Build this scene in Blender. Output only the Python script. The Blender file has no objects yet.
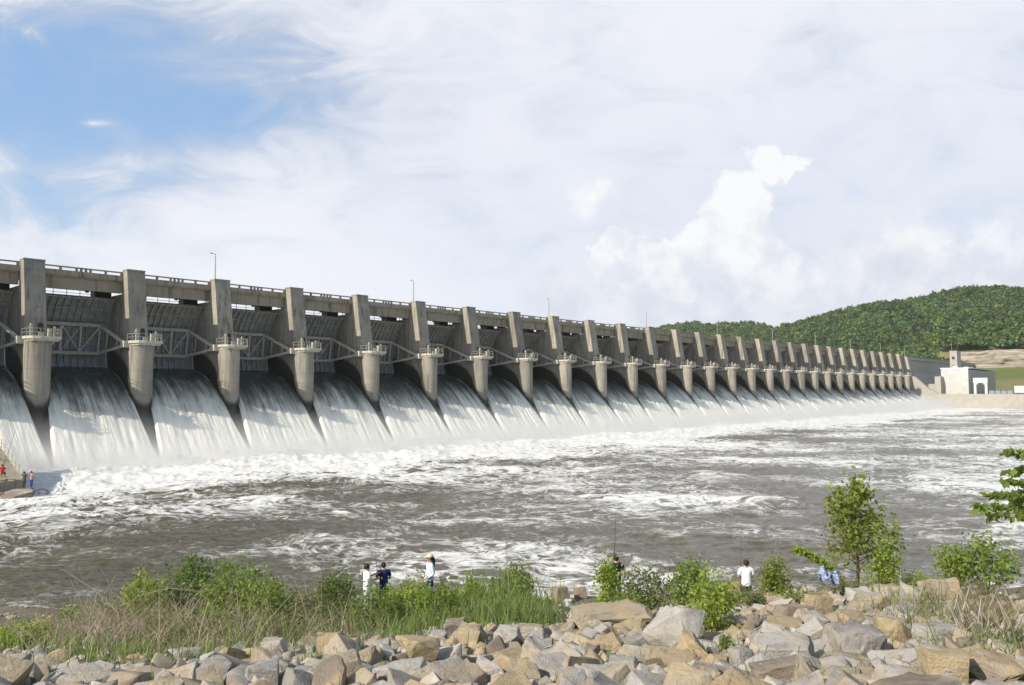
import bpy, bmesh, math, random
import numpy as np
from mathutils import Vector, Matrix
random.seed(7); RNG = np.random.default_rng(7)
S = bpy.context.scene; COL = S.collection
R = math.radians
# ------------------------------------------------------------------ frame of the place
F = 768.0; HZ = 389.0; PHI = math.atan((HZ-342.5)/F); HC = 10.4        # lens, horizon row, pitch, eye height over the water
CP, SP = math.cos(PHI), math.sin(PHI)
def ray(px, py):
    x = (px-512)/F; y = -(py-342.5)/F
    return Vector((x, CP-y*SP, SP+y*CP))
def at(px, py, Y):
    d = ray(px, py); k = Y/d.y
    return Vector((d.x*k, Y, HC+d.z*k))
def pix(p):
    dx, dy, dz = p[0], p[1], p[2]-HC
    fw = dy*CP+dz*SP; up = -dy*SP+dz*CP
    return 512+F*dx/fw, 342.5-F*up/fw
TH = R(47.53); DX, DY = math.cos(TH), math.sin(TH)                    # direction along the dam
P0 = Vector((-69.4, 107.9, 0)); SPAN = 15.15
def dam(u, w, z=0): return Vector((P0.x+DX*u-DY*w, P0.y+DY*u+DX*w, z))
def dam_uw(X, Y):
    a, b = X-P0.x, Y-P0.y
    return DX*a+DY*b, -DY*a+DX*b
IE = [-0.95,0.05,1.0,1.96,2.93,3.93,4.95,5.97,7.01,8.02,9.05,10.06,11.08,12.12,13.11,14.12,15.13,16.14,17.14,18.11,19.06,20.0,20.96,21.93,22.9,23.86,24.82,25.76,26.69,27.65]
PU = [i*SPAN+1.65 for i in IE]; UA = 28.62*SPAN+1.65
# ------------------------------------------------------------------ helpers
def tag(o, label=None, cat=None, group=None, kind=None):
    if label: o['label'] = label
    if cat: o['category'] = cat
    if group: o['group'] = group
    if kind: o['kind'] = kind
    return o
def link(o, parent=None):
    COL.objects.link(o)
    if parent: o.parent = parent
    return o
def empty(name, loc=(0,0,0), rz=0, parent=None):
    o = bpy.data.objects.new(name, None); o.location = loc; o.rotation_euler = (0,0,rz); o.empty_display_size = .2
    return link(o, parent)
def mesh_np(name, V, Fq, mat, parent=None, smooth=False):
    V = np.asarray(V, dtype=np.float32); Fq = np.asarray(Fq, dtype=np.int32)
    me = bpy.data.meshes.new(name); k = Fq.shape[1]
    me.vertices.add(len(V)); me.vertices.foreach_set('co', V.ravel())
    me.loops.add(Fq.size); me.loops.foreach_set('vertex_index', Fq.ravel())
    me.polygons.add(len(Fq)); me.polygons.foreach_set('loop_start', np.arange(0, Fq.size, k, dtype=np.int32))
    me.polygons.foreach_set('loop_total', np.full(len(Fq), k, dtype=np.int32))
    if smooth: me.polygons.foreach_set('use_smooth', np.ones(len(Fq), dtype=bool))
    me.update(calc_edges=True); me.validate()
    if mat: me.materials.append(mat)
    o = bpy.data.objects.new(name, me)
    return link(o, parent)
class MB:
    def __init__(s): s.v = []; s.f = []
    def add(s, vs, fs):
        b = len(s.v); s.v += [tuple(v) for v in vs]; s.f += [tuple(i+b for i in f) for f in fs]
    def box(s, x0, x1, y0, y1, z0, z1):
        s.add([(x0,y0,z0),(x1,y0,z0),(x1,y1,z0),(x0,y1,z0),(x0,y0,z1),(x1,y0,z1),(x1,y1,z1),(x0,y1,z1)],
              [(0,3,2,1),(4,5,6,7),(0,1,5,4),(1,2,6,5),(2,3,7,6),(3,0,4,7)])
    def prism(s, prof, x0, x1):                                    # profile (y,z) swept along x
        n = len(prof)
        s.add([(x0,y,z) for y,z in prof]+[(x1,y,z) for y,z in prof],
              [tuple(range(n)), tuple(range(2*n-1,n-1,-1))]+[(i,i+n,(i+1)%n+n,(i+1)%n) for i in range(n)])
    def plan(s, prof, z0, z1):                                     # plan outline (x,y) extruded in z
        n = len(prof)
        s.add([(x,y,z0) for x,y in prof]+[(x,y,z1) for x,y in prof],
              [tuple(range(n-1,-1,-1)), tuple(range(n,2*n))]+[(i,(i+1)%n,(i+1)%n+n,i+n) for i in range(n)])
    def bar(s, a, b, wx, wy=None):                                 # rectangular bar from a to b
        wy = wy or wx; a = Vector(a); b = Vector(b); d = (b-a).normalized()
        up = Vector((0,0,1)) if abs(d.z) < .95 else Vector((0,1,0))
        p = d.cross(up).normalized()*wx/2; q = d.cross(p).normalized()*wy/2
        s.add([a-p-q,a+p-q,a+p+q,a-p+q,b-p-q,b+p-q,b+p+q,b-p+q], [(0,3,2,1),(4,5,6,7),(0,1,5,4),(1,2,6,5),(2,3,7,6),(3,0,4,7)])
    def tube(s, pts, rad, n=6):
        pts = [Vector(p) for p in pts]; b = len(s.v)
        if not hasattr(rad, '__len__'): rad = [rad]*len(pts)
        for i, p in enumerate(pts):
            d = (pts[min(i+1,len(pts)-1)]-pts[max(i-1,0)]).normalized()
            up = Vector((0,0,1)) if abs(d.z) < .9 else Vector((1,0,0))
            a = d.cross(up).normalized(); c = d.cross(a)
            for k in range(n):
                t = 2*math.pi*k/n; s.v.append(tuple(p+(a*math.cos(t)+c*math.sin(t))*rad[i]))
        for i in range(len(pts)-1):
            for k in range(n):
                s.f.append((b+i*n+k, b+i*n+(k+1)%n, b+(i+1)*n+(k+1)%n, b+(i+1)*n+k))
        s.f.append(tuple(b+k for k in range(n-1,-1,-1))); e = b+(len(pts)-1)*n; s.f.append(tuple(e+k for k in range(n)))
    def cyl(s, c, r, z0, z1, n=24, r1=None):
        r1 = r if r1 is None else r1
        s.tube([(c[0],c[1],z0),(c[0],c[1],z1)], [r,r1], n)
    def ell(s, c, r, nu=14, nv=9):
        b = len(s.v)
        for j in range(nv+1):
            t = math.pi*j/nv
            for i in range(nu):
                p = 2*math.pi*i/nu
                s.v.append((c[0]+r[0]*math.sin(t)*math.cos(p), c[1]+r[1]*math.sin(t)*math.sin(p), c[2]+r[2]*math.cos(t)))
        for j in range(nv):
            for i in range(nu): s.f.append((b+j*nu+i, b+(j+1)*nu+i, b+(j+1)*nu+(i+1)%nu, b+j*nu+(i+1)%nu))
    def build(s, name, mat, parent=None, smooth=False, bevel=0):
        me = bpy.data.meshes.new(name); me.from_pydata(s.v, [], s.f); me.validate()
        bm = bmesh.new(); bm.from_mesh(me); bmesh.ops.remove_doubles(bm, verts=bm.verts, dist=1e-5)
        bmesh.ops.recalc_face_normals(bm, faces=bm.faces); bm.to_mesh(me); bm.free()
        if smooth:
            for p in me.polygons: p.use_smooth = True
        me.materials.append(mat); o = bpy.data.objects.new(name, me)
        if bevel:
            m = o.modifiers.new('Bevel','BEVEL'); m.width = bevel; m.segments = 2; m.limit_method = 'ANGLE'
        return link(o, parent)
def kids(o): return [c for c in COL.objects if c.parent == o]
def copy_tree(o, parent=None):
    c = o.copy(); link(c)
    if parent: c.parent = parent
    for ch in kids(o): copy_tree(ch, c)
    return c
def hash2(ix, iy, seed):
    n = (ix.astype(np.int64)*374761393 + iy.astype(np.int64)*668265263 + seed*1442695041) & 0x7fffffff
    n = ((n ^ (n >> 13))*1274126177) & 0x7fffffff
    return ((n ^ (n >> 16)) & 0xffff)/65535.0
def vn(x, y, seed=0):
    x = np.asarray(x, float); y = np.asarray(y, float)
    ix = np.floor(x); iy = np.floor(y); fx = x-ix; fy = y-iy
    fx = fx*fx*fx*(fx*(fx*6-15)+10); fy = fy*fy*fy*(fy*(fy*6-15)+10)
    a = hash2(ix,iy,seed); b = hash2(ix+1,iy,seed); c = hash2(ix,iy+1,seed); d = hash2(ix+1,iy+1,seed)
    return (a+(b-a)*fx)*(1-fy)+(c+(d-c)*fx)*fy - .5
def fbm(x, y, oct=4, seed=0, gain=.5):
    r = 0; a = 1.0
    for k in range(oct):
        r = r+a*vn(x*2**k+k*17.3, y*2**k-k*9.1, seed+k); a *= gain
    return r
# ------------------------------------------------------------------ materials
class NT:
    def __init__(s, name):
        s.m = bpy.data.materials.new(name); s.m.use_nodes = True; s.t = s.m.node_tree; s.t.nodes.clear()
        s.out = s.t.nodes.new('ShaderNodeOutputMaterial')
    def n(s, typ, ins=None, **kw):
        nd = s.t.nodes.new(typ)
        for k, v in kw.items(): setattr(nd, k, v)
        for k, v in (ins or {}).items(): s.set(nd.inputs[k], v)
        return nd
    def set(s, sock, v):
        if isinstance(v, bpy.types.NodeSocket): s.t.links.new(v, sock)
        else:
            if sock.type == 'RGBA' and len(v) == 3: v = (*v, 1)
            sock.default_value = v
    def math(s, op, a, b=0.0, c=0.0, clamp=False):
        nd = s.n('ShaderNodeMath', {0:a, 1:b, 2:c}, operation=op); nd.use_clamp = clamp; return nd.outputs[0]
    def mix(s, f, a, b, mode='MIX'):
        nd = s.n('ShaderNodeMix', data_type='RGBA', blend_type=mode); s.set(nd.inputs[0], f); s.set(nd.inputs[6], a); s.set(nd.inputs[7], b); return nd.outputs[2]
    def sstep(s, x, lo, hi, a=0.0, b=1.0):
        nd = s.n('ShaderNodeMapRange', {'Value':x,'From Min':lo,'From Max':hi,'To Min':a,'To Max':b}, interpolation_type='SMOOTHSTEP'); return nd.outputs[0]
    def lin(s, x, lo, hi, a=0.0, b=1.0):
        nd = s.n('ShaderNodeMapRange', {'Value':x,'From Min':lo,'From Max':hi,'To Min':a,'To Max':b}); return nd.outputs[0]
    def noise(s, vec, scale, detail=4, rough=.55, dist=0.0):
        return s.n('ShaderNodeTexNoise', {'Vector':vec,'Scale':scale,'Detail':detail,'Roughness':rough,'Distortion':dist}).outputs[0]
    def mapping(s, vec, scale=(1,1,1), rot=(0,0,0), loc=(0,0,0)):
        return s.n('ShaderNodeMapping', {'Vector':vec,'Scale':scale,'Rotation':rot,'Location':loc}).outputs[0]
    def obj(s): return s.n('ShaderNodeTexCoord').outputs['Object']
    def pos(s): return s.n('ShaderNodeNewGeometry').outputs['Position']
    def rnd(s): return s.n('ShaderNodeObjectInfo').outputs['Random']
    def bsdf(s, col, rough=.8, spec=.3, bump=None, bstr=.3, bdist=.1, **kw):
        b = s.n('ShaderNodeBsdfPrincipled', {'Base Color':col,'Roughness':rough,'Specular IOR Level':spec})
        if bump is not None:
            s.set(b.inputs['Normal'], s.n('ShaderNodeBump', {'Height':bump,'Strength':bstr,'Distance':bdist}).outputs[0])
        for k, v in kw.items(): s.set(b.inputs[k], v)
        return b.outputs[0]
    def done(s, sh, vol=False):
        s.t.links.new(sh, s.out.inputs['Volume' if vol else 'Surface']); return s.m
def plain(name, col, rough=.7, spec=.3, var=.15, scale=3.0, metallic=0.0):
    t = NT(name); p = t.obj(); n = t.noise(p, scale, 5)
    c = t.mix(t.lin(n,.3,.7), tuple(x*(1-var) for x in col), tuple(min(1,x*(1+var)) for x in col))
    return t.done(t.bsdf(c, rough, spec, bump=n, bstr=.15, bdist=.02, Metallic=metallic))
def concrete(name, base, dark, streak=.5, wetz=None):
    t = NT(name); p = t.obj()
    oi = t.n('ShaderNodeObjectInfo'); off = t.n('ShaderNodeVectorMath', {0:oi.outputs['Location'],1:(.37,.37,.37)}, operation='MULTIPLY').outputs[0]
    q = t.n('ShaderNodeVectorMath', {0:p,1:off}, operation='ADD').outputs[0]
    big = t.noise(q,.35,4); fine = t.noise(q,3.0,6,.65)
    st = t.noise(t.mapping(q,(1.6,1.6,.12)), 1.0, 5, .6)               # vertical run-off streaks
    c = t.mix(t.sstep(big,.3,.7), tuple(x*.86 for x in base), base)
    c = t.mix(t.math('MULTIPLY', t.sstep(st,.5,.72), streak), c, dark)
    c = t.mix(t.math('MULTIPLY', t.sstep(st,.42,.3), streak*.5), c, tuple(min(1,x*1.25) for x in base))
    c = t.mix(t.lin(fine,.3,.7,.0,.22), c, tuple(x*.6 for x in base))
    sz = t.n('ShaderNodeSeparateXYZ', {0:p}).outputs['Z']
    fr = t.math('FRACT', t.math('DIVIDE', sz, 1.52))                   # pour lines
    line = t.math('LESS_THAN', fr, .035)
    c = t.mix(t.math('MULTIPLY', line, .3), c, tuple(x*.5 for x in base))
    rough = .85
    if wetz:
        wn = t.math('ADD', sz, t.math('MULTIPLY', t.math('SUBTRACT', st, .5), 2.5))
        wet = t.sstep(wn, wetz+1.2, wetz-1.2)
        c = t.mix(wet, c, (.035,.033,.026)); rough = t.lin(wet,0,1,.85,.4)
    return t.done(t.bsdf(c, rough, .3, bump=t.math('ADD',fine,t.math('MULTIPLY',line,-.6)), bstr=.35, bdist=.06))
M = {}
M['conc'] = concrete('concrete', (.335,.31,.265), (.135,.12,.095), .6)
M['conc_deck'] = concrete('weathered_deck_concrete', (.33,.285,.205), (.07,.06,.042), .9)
M['conc_pale'] = concrete('pale_concrete', (.38,.35,.30), (.26,.23,.19), .4)
M['conc_wet'] = concrete('wet_concrete', (.05,.045,.035), (.022,.02,.015), .6)
M['steel'] = plain('grey_gate_steel', (.42,.375,.295), .55, .4, .25, 2.0)
M['steel_skin'] = plain('blue_grey_plate', (.25,.265,.265), .5, .4, .3, 1.2)
M['steel_pale'] = plain('pale_painted_steel', (.47,.435,.36), .6, .3, .25, 3.0)
M['galv'] = plain('galvanised_rail', (.29,.27,.225), .6, .3, .2, 3.0)
M['dark'] = plain('dark_metal', (.03,.03,.032), .6, .4)
M['white'] = plain('white_paint', (.55,.545,.525), .6, .3, .04, .6)
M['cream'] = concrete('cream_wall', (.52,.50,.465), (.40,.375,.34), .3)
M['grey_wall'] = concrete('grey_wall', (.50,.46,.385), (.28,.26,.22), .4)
M['roofmetal'] = plain('pale_roof_metal', (.6,.62,.66), .4, .5, .06)
M['glass'] = plain('dark_glass', (.02,.025,.03), .1, .6, .1)
M['bluegrey'] = plain('blue_grey_equipment', (.22,.25,.3), .5, .4)

def water_mat():
    t = NT('river_water'); p = t.pos()
    dv = t.n('ShaderNodeVectorMath', {0:p,1:tuple(P0)}, operation='SUBTRACT').outputs[0]
    v = t.n('ShaderNodeVectorMath', {0:dv,1:(DY,-DX,0)}, operation='DOT_PRODUCT').outputs['Value']     # metres downstream of the dam
    u = t.n('ShaderNodeVectorMath', {0:dv,1:(DX,DY,0)}, operation='DOT_PRODUCT').outputs['Value']
    warp = t.n('ShaderNodeTexNoise', {'Vector':p,'Scale':.11,'Detail':3}).outputs['Color']
    wv = t.n('ShaderNodeVectorMath', {0:warp,1:(9,9,0)}, operation='MULTIPLY').outputs[0]
    q = t.n('ShaderNodeVectorMath', {0:p,1:wv}, operation='ADD').outputs[0]
    qs = t.mapping(q,(.62,1.0,1.0))
    def ridge(scale, detail, rough):
        n = t.noise(qs, scale, detail, rough); return t.math('ABSOLUTE', t.math('SUBTRACT', n, .5))
    r1 = ridge(.17,6,.66); r2 = ridge(.52,5,.65)
    patch = t.noise(t.mapping(p,(.7,1.1,1)), .035, 4, .6)
    fine = t.noise(qs, 1.7, 5, .7)
    # how much foam: nearly all at the toe of the dam, thinning downstream; the calmer lee at the near left bank stays brown
    near = t.sstep(v, 54, 11)
    mid = t.sstep(v, 130, 30)
    lee = t.math('MULTIPLY', t.sstep(u, 40, -35), t.sstep(v, 22, 46))
    amt = t.math('ADD', t.math('MULTIPLY', near, .27), t.math('MULTIPLY', mid, .035))
    amt = t.math('ADD', amt, t.lin(patch,.36,.66,-.055,.10))
    amt = t.math('SUBTRACT', amt, t.math('MULTIPLY', lee, .032))
    w1 = t.math('SUBTRACT', amt, t.math('MULTIPLY', r1, 1.3))
    w2 = t.math('SUBTRACT', t.math('MULTIPLY', amt, .85), t.math('MULTIPLY', r2, 1.05))
    w = t.math('MAXIMUM', w1, w2)
    w = t.math('ADD', w, t.math('MULTIPLY', t.math('SUBTRACT', fine, .5), .13))
    w = t.math('ADD', w, t.math('MULTIPLY', t.n('ShaderNodeSeparateXYZ', {0:p}).outputs['Z'], .05))
    foam = t.sstep(w, -.03, .065)
    foam = t.math('MULTIPLY', foam, t.lin(fine,.25,.55,.45,.95))
    ch = t.noise(t.mapping(p,(.8,1,1)), .9, 5, .62); ch2 = t.noise(p, 4.5, 3, .6)
    bump = t.math('ADD', t.math('MULTIPLY', ch, .8), t.math('MULTIPLY', ch2, .12))
    brown = t.mix(t.sstep(patch,.35,.65), (.085,.071,.044), (.116,.104,.08)); brown = t.mix(lee, brown, (.062,.052,.024))
    wat = t.bsdf(brown, .17, .55, bump=bump, bstr=.55, bdist=.35, IOR=1.33)
    fo = t.bsdf((.70,.68,.635), .8, .2, bump=t.math('ADD',fine,bump), bstr=.5, bdist=.25)
    ms = t.n('ShaderNodeMixShader'); t.set(ms.inputs[0], foam); t.set(ms.inputs[1], wat); t.set(ms.inputs[2], fo)
    return t.done(ms.outputs[0])
def fall_mat():
    t = NT('falling_water'); uv = t.n('ShaderNodeUVMap').outputs[0]
    oi = t.rnd(); s = t.n('ShaderNodeSeparateXYZ', {0:uv}); U = s.outputs['X']; Vv = s.outputs['Y']       # U across (m), V down the chute (m)
    cb = t.n('ShaderNodeCombineXYZ', {0:U,1:Vv,2:t.math('MULTIPLY',oi,80.0)}).outputs[0]
    st = t.noise(t.mapping(cb,(1.05,.075,1)), 1.0, 5, .62)
    st2 = t.noise(t.mapping(cb,(5.0,.28,1)), 1.0, 4, .7)
    cl = t.noise(t.mapping(cb,(.9,.45,1)), 1.0, 5, .65)
    edge = t.sstep(t.math('ABSOLUTE', t.math('ADD', t.math('ABSOLUTE', U), -5.55)), .42, .1)
    k = t.math('ADD', t.lin(Vv, 6.5, 20.5, -.52, .62), t.math('MULTIPLY', t.math('SUBTRACT', st, .5), 1.0))
    k = t.math('ADD', k, t.math('MULTIPLY', t.math('SUBTRACT', st2, .5), .5))
    k = t.math('ADD', k, t.math('MULTIPLY', t.math('SUBTRACT', cl, .5), .45))
    k = t.math('ADD', k, t.math('MULTIPLY', edge, t.sstep(Vv, 1.5, 4.0, 0, .5))); k = t.math('SUBTRACT', k, t.math('MULTIPLY', edge, t.sstep(Vv, 7.0, 11.0, 0, .45)))
    big = t.noise(t.mapping(cb,(.22,.05,1)), 1.0, 3, .5); k = t.math('ADD', k, t.math('ADD', t.math('MULTIPLY', t.math('SUBTRACT', big, .5), .7), t.math('MULTIPLY', t.math('SUBTRACT', oi, .5), .14)))
    white = t.sstep(k, -.42, .30)
    h = t.math('ADD', st, t.math('MULTIPLY', st2, .5)); h = t.math('ADD', h, t.math('MULTIPLY', cl, .5))
    wat = t.bsdf((.05,.056,.042), .22, .5, bump=h, bstr=.6, bdist=.25, IOR=1.33)
    fo = t.bsdf(t.mix(t.sstep(k,-.25,.62),(.25,.24,.19),(.74,.70,.60)), .8, .2, bump=h, bstr=.7, bdist=.35)  # silty cream foam; shade painted in as greyer foam higher up the chute
    ms = t.n('ShaderNodeMixShader'); t.set(ms.inputs[0], white); t.set(ms.inputs[1], wat); t.set(ms.inputs[2], fo)
    return t.done(ms.outputs[0])
def leaf_mat(name, cols, trans=.45, rough=.5, nsc=1.3, namp=.35, tint=False):
    t = NT(name); g = t.n('ShaderNodeNewGeometry'); r = g.outputs['Random Per Island']
    cr = t.n('ShaderNodeValToRGB', {0:r}); el = cr.color_ramp.elements
    while len(el) < len(cols): el.new(.5)
    for i, c in enumerate(cols): el[i].position = i/(len(cols)-1); el[i].color = (*c,1)
    n = t.noise(g.outputs['Position'], nsc, 3)
    c = t.mix(t.sstep(n,.35,.65,0,namp), cr.outputs[0], tuple(x*.6 for x in cols[0]))
    if tint: c = t.mix(1.0, c, t.n('ShaderNodeAttribute', attribute_name='tint').outputs['Color'], 'MULTIPLY')
    b = t.bsdf(c, rough, .35)
    tr = t.n('ShaderNodeBsdfTranslucent', {'Color':t.mix(.5, c, tuple(min(1,x*1.4) for x in cols[-1]))}).outputs[0]
    ms = t.n('ShaderNodeMixShader'); ms.inputs[0].default_value = trans; t.set(ms.inputs[1], b); t.set(ms.inputs[2], tr)
    return t.done(ms.outputs[0])
M['water'] = water_mat(); M['fall'] = fall_mat()
M['leaf_mid'] = leaf_mat('leaf_mid_green', [(.105,.16,.025),(.185,.25,.04),(.27,.335,.065)])
M['leaf_lime'] = leaf_mat('leaf_lime_green', [(.17,.24,.025),(.25,.33,.04),(.36,.42,.08)])
M['leaf_dark'] = leaf_mat('leaf_deep_green', [(.075,.12,.022),(.12,.18,.034),(.18,.245,.05)])
M['leaf_red'] = leaf_mat('leaf_red_tinged', [(.13,.185,.03),(.21,.28,.045),(.24,.20,.055),(.29,.36,.065)])
M['leaf_weed'] = leaf_mat('leaf_weed', [(.11,.15,.04),(.18,.21,.065),(.28,.27,.12)])
M['leaf_forest'] = leaf_mat('leaf_forest', [(.048,.098,.022),(.058,.115,.026),(.072,.132,.03)], .25, .5, .02, .4, True)
M['grass'] = leaf_mat('grass_green', [(.10,.16,.03),(.17,.24,.05),(.28,.31,.11)], .3)
M['straw'] = leaf_mat('dry_straw', [(.11,.085,.05),(.24,.185,.105),(.34,.275,.17),(.46,.39,.26)], .2)
M['stem'] = plain('brown_stem', (.14,.10,.065), .9, .1, .3, 8)
M['deadwood'] = plain('dead_wood', (.30,.25,.20), .9, .1, .35, 8)

def rock_mat():
    t = NT('riprap_stone'); oi = t.n('ShaderNodeObjectInfo'); p = t.obj()
    off = t.math('MULTIPLY', oi.outputs['Random'], 50.0)
    q = t.n('ShaderNodeVectorMath', {0:p,1:off}, operation='ADD').outputs[0]
    big = t.noise(q,1.1,4); mid = t.noise(q,4.5,6,.68); fine = t.noise(q,22,4,.7)
    bed = t.noise(t.mapping(q,(.6,.6,6.0),(.25,.1,0)),1.2,5,.6)
    c = t.mix(1.0, oi.outputs['Color'], (.80,.80,.81), 'MULTIPLY')
    c = t.mix(t.sstep(big,.48,.68), c, t.mix(.55, c, (.42,.31,.17)))     # iron stain
    c = t.mix(t.sstep(big,.42,.28,0,.7), c, (.44,.41,.365))              # weathered grey skin
    c = t.mix(t.sstep(bed,.52,.7,0,.4), c, t.mix(1.0, c, (.55,.5,.45),'MULTIPLY'))
    c = t.mix(t.lin(mid,.3,.75,0,.45), c, t.mix(1.0, c, (.55,.52,.5),'MULTIPLY'))
    lich = t.noise(q,2.3,7,.75); c = t.mix(t.sstep(lich,.54,.66,0,.6), c, (.15,.13,.105)); c = t.mix(t.sstep(lich,.40,.33,0,.5), c, (.50,.475,.42)); c = t.mix(t.sstep(fine,.58,.72,0,.55), c, (.1,.09,.075))
    h = t.math('ADD', t.math('MULTIPLY',mid,.8), t.math('ADD', t.math('MULTIPLY',fine,.2), t.math('MULTIPLY',bed,.5)))
    return t.done(t.bsdf(c, .9, .2, bump=h, bstr=.9, bdist=.07))
M['rock'] = rock_mat()
def ground_mat():
    t = NT('bank_soil'); p = t.pos(); a = t.noise(p,.8,5); b = t.noise(p,6,6,.7); v = t.n('ShaderNodeTexVoronoi', {'Vector':p,'Scale':9.0})
    c = t.mix(t.sstep(a,.35,.65), (.10,.08,.055), (.17,.14,.10)); c = t.mix(t.lin(b,.3,.7,0,.6), c, (.22,.185,.14))
    c = t.mix(t.sstep(v.outputs['Distance'],.35,.1,0,.5), c, (.28,.25,.21))
    return t.done(t.bsdf(c, .95, .1, bump=t.math('ADD',b,v.outputs['Distance']), bstr=.7, bdist=.06))
M['soil'] = ground_mat()
def hill_mat():
    t = NT('far_land'); p = t.pos(); a = t.noise(p,.02,5); b = t.noise(p,.25,5,.65)
    c = t.mix(t.sstep(a,.4,.62), (.11,.125,.04), (.17,.15,.07)); c = t.mix(t.sstep(b,.5,.75,0,.6), c, (.07,.11,.03))
    sp = t.n('ShaderNodeSeparateXYZ', {0:p})
    c = t.mix(t.sstep(sp.outputs['Z'],46,38), (.05,.07,.025), c)
    return t.done(t.bsdf(c,.95,.1))
M['hill'] = hill_mat()
def cliff_mat():
    t = NT('layered_cliff_rock'); p = t.pos(); s = t.noise(t.mapping(p,(.03,.03,.9)),1.0,6,.65); b = t.noise(p,.35,6,.7)
    c = t.mix(t.sstep(s,.35,.65), (.22,.185,.145), (.36,.31,.25)); c = t.mix(t.sstep(b,.52,.72,0,.7), c, (.16,.14,.09))
    return t.done(t.bsdf(c,.95,.1,bump=t.math('ADD',s,b),bstr=.8,bdist=.8))
M['cliff'] = cliff_mat()
# ------------------------------------------------------------------ camera, sun, sky
cam = bpy.data.cameras.new('camera'); cam.lens = 27.0; cam.sensor_width = 36; cam.clip_end = 9000; cam.clip_start = .1
co = link(bpy.data.objects.new('camera', cam)); co.location = (0,0,HC); co.rotation_euler = (R(90)+PHI,0,0); S.camera = co
SUN = Vector((-.772,-.649,.688)).normalized()
sl = bpy.data.lights.new('sun','SUN'); sl.energy = 5.0; sl.angle = R(.53); sl.color = (1,.94,.83)
so = link(bpy.data.objects.new('sun', sl)); so.rotation_euler = SUN.to_track_quat('Z','Y').to_euler(); so.location = (-60,-40,90)
W = bpy.data.worlds.new('World'); S.world = W; W.use_nodes = True
def sky():
    t = NT.__new__(NT); t.t = W.node_tree; t.t.nodes.clear(); out = t.t.nodes.new('ShaderNodeOutputWorld')
    st = t.n('ShaderNodeTexSky', sky_type='NISHITA'); st.sun_disc = False
    st.sun_elevation = math.asin(SUN.z); st.sun_rotation = math.atan2(SUN.x, SUN.y); st.air_density = 1.0; st.dust_density = .8; st.ozone_density = 1.5
    g = t.n('ShaderNodeTexCoord').outputs['Generated']
    s = t.n('ShaderNodeSeparateXYZ', {0:g}); x, y, z = s.outputs
    ya = t.math('MAXIMUM', y, .05)
    az = t.math('DIVIDE', x, ya); el = t.math('DIVIDE', z, ya)                 # tangents east and up from due north
    sky3 = t.n('ShaderNodeCombineXYZ', {0:az,1:el,2:0}).outputs[0]
    zz = t.math('ADD', t.math('MAXIMUM', z, 0), .16)
    lay = t.n('ShaderNodeCombineXYZ', {0:t.math('DIVIDE',x,zz),1:t.math('DIVIDE',y,zz),2:0}).outputs[0]   # high cloud sheet
    n1 = t.noise(t.mapping(lay,(.55,1.0,1),(0,0,R(-28))), .75, 7, .6, .6)
    n2 = t.noise(t.mapping(lay,(.5,1.6,1),(0,0,R(-28))), 2.6, 6, .62, .4)
    # thin spot of the sheet, high in the north-west
    def gauss(cx, cy, sx, sy):
        a = t.math('DIVIDE', t.math('SUBTRACT', az, cx), sx); b = t.math('DIVIDE', t.math('SUBTRACT', el, cy), sy)
        q = t.math('ADD', t.math('MULTIPLY',a,a), t.math('MULTIPLY',b,b)); return t.math('EXPONENT', t.math('MULTIPLY', q, -1.0))
    hole = t.math('MAXIMUM', gauss(-.57,.40,.30,.135), t.math('MAXIMUM', t.math('MULTIPLY', gauss(-.40,.37,.16,.07), .8), t.math('MULTIPLY', gauss(-.64,.26,.20,.07), .62)))
    n3 = t.noise(t.mapping(sky3,(1.0,2.1,1),(0,0,R(24))), 5.5, 8, .62, .8)
    n4 = t.noise(t.mapping(sky3,(1.0,1.4,1),(0,0,R(20))), 1.9, 5, .55, .5)
    wisp = t.math('MAXIMUM', t.math('MULTIPLY', gauss(-.556,.352,.024,.005), .6), t.math('MAXIMUM', t.math('MULTIPLY', gauss(-.66,.47,.03,.014), .8), t.math('MULTIPLY', gauss(-.66,.415,.02,.012), .8)))
    k = t.math('ADD', t.math('MULTIPLY', t.math('SUBTRACT', n1, .5), .5), t.math('MULTIPLY', t.math('SUBTRACT', n2, .5), .25))
    k = t.math('ADD', k, t.math('ADD', t.math('MULTIPLY', t.math('SUBTRACT', n3, .5), 1.5), t.math('MULTIPLY', t.math('SUBTRACT', n4, .5), .7)))
    k = t.math('ADD', k, t.math('MULTIPLY', wisp, t.sstep(n3, .42, .62, .1, .9)))
    k = t.math('ADD', t.math('SUBTRACT', k, t.math('MULTIPLY', hole, 1.2)), .88)
    clear = t.math('MULTIPLY', t.sstep(y, -.15, .35), t.sstep(z, .80, .52))
    aur = t.math('POWER', t.math('MAXIMUM', t.n('ShaderNodeVectorMath', {0:g,1:tuple(SUN)}, operation='DOT_PRODUCT').outputs['Value'], 0), 3.0)
    clear = t.math('MAXIMUM', clear, t.math('MULTIPLY', aur, .55))
    cover = t.math('MULTIPLY', t.sstep(k, -.30, 1.0, .14, 1.0), t.math('ADD', t.math('MULTIPLY', clear, .74), .26))
    # towering cumulus: clustered billows, edges broken by noise
    wn = t.n('ShaderNodeTexNoise', {'Vector':sky3,'Scale':13.0,'Detail':8,'Roughness':.62}).outputs['Color']
    wv = t.n('ShaderNodeVectorMath', {0:t.n('ShaderNodeVectorMath', {0:wn,1:(.5,.5,.5)}, operation='SUBTRACT').outputs[0],1:(.115,.115,0)}, operation='MULTIPLY').outputs[0]
    wp = t.n('ShaderNodeVectorMath', {0:sky3,1:wv}, operation='ADD').outputs[0]
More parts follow.
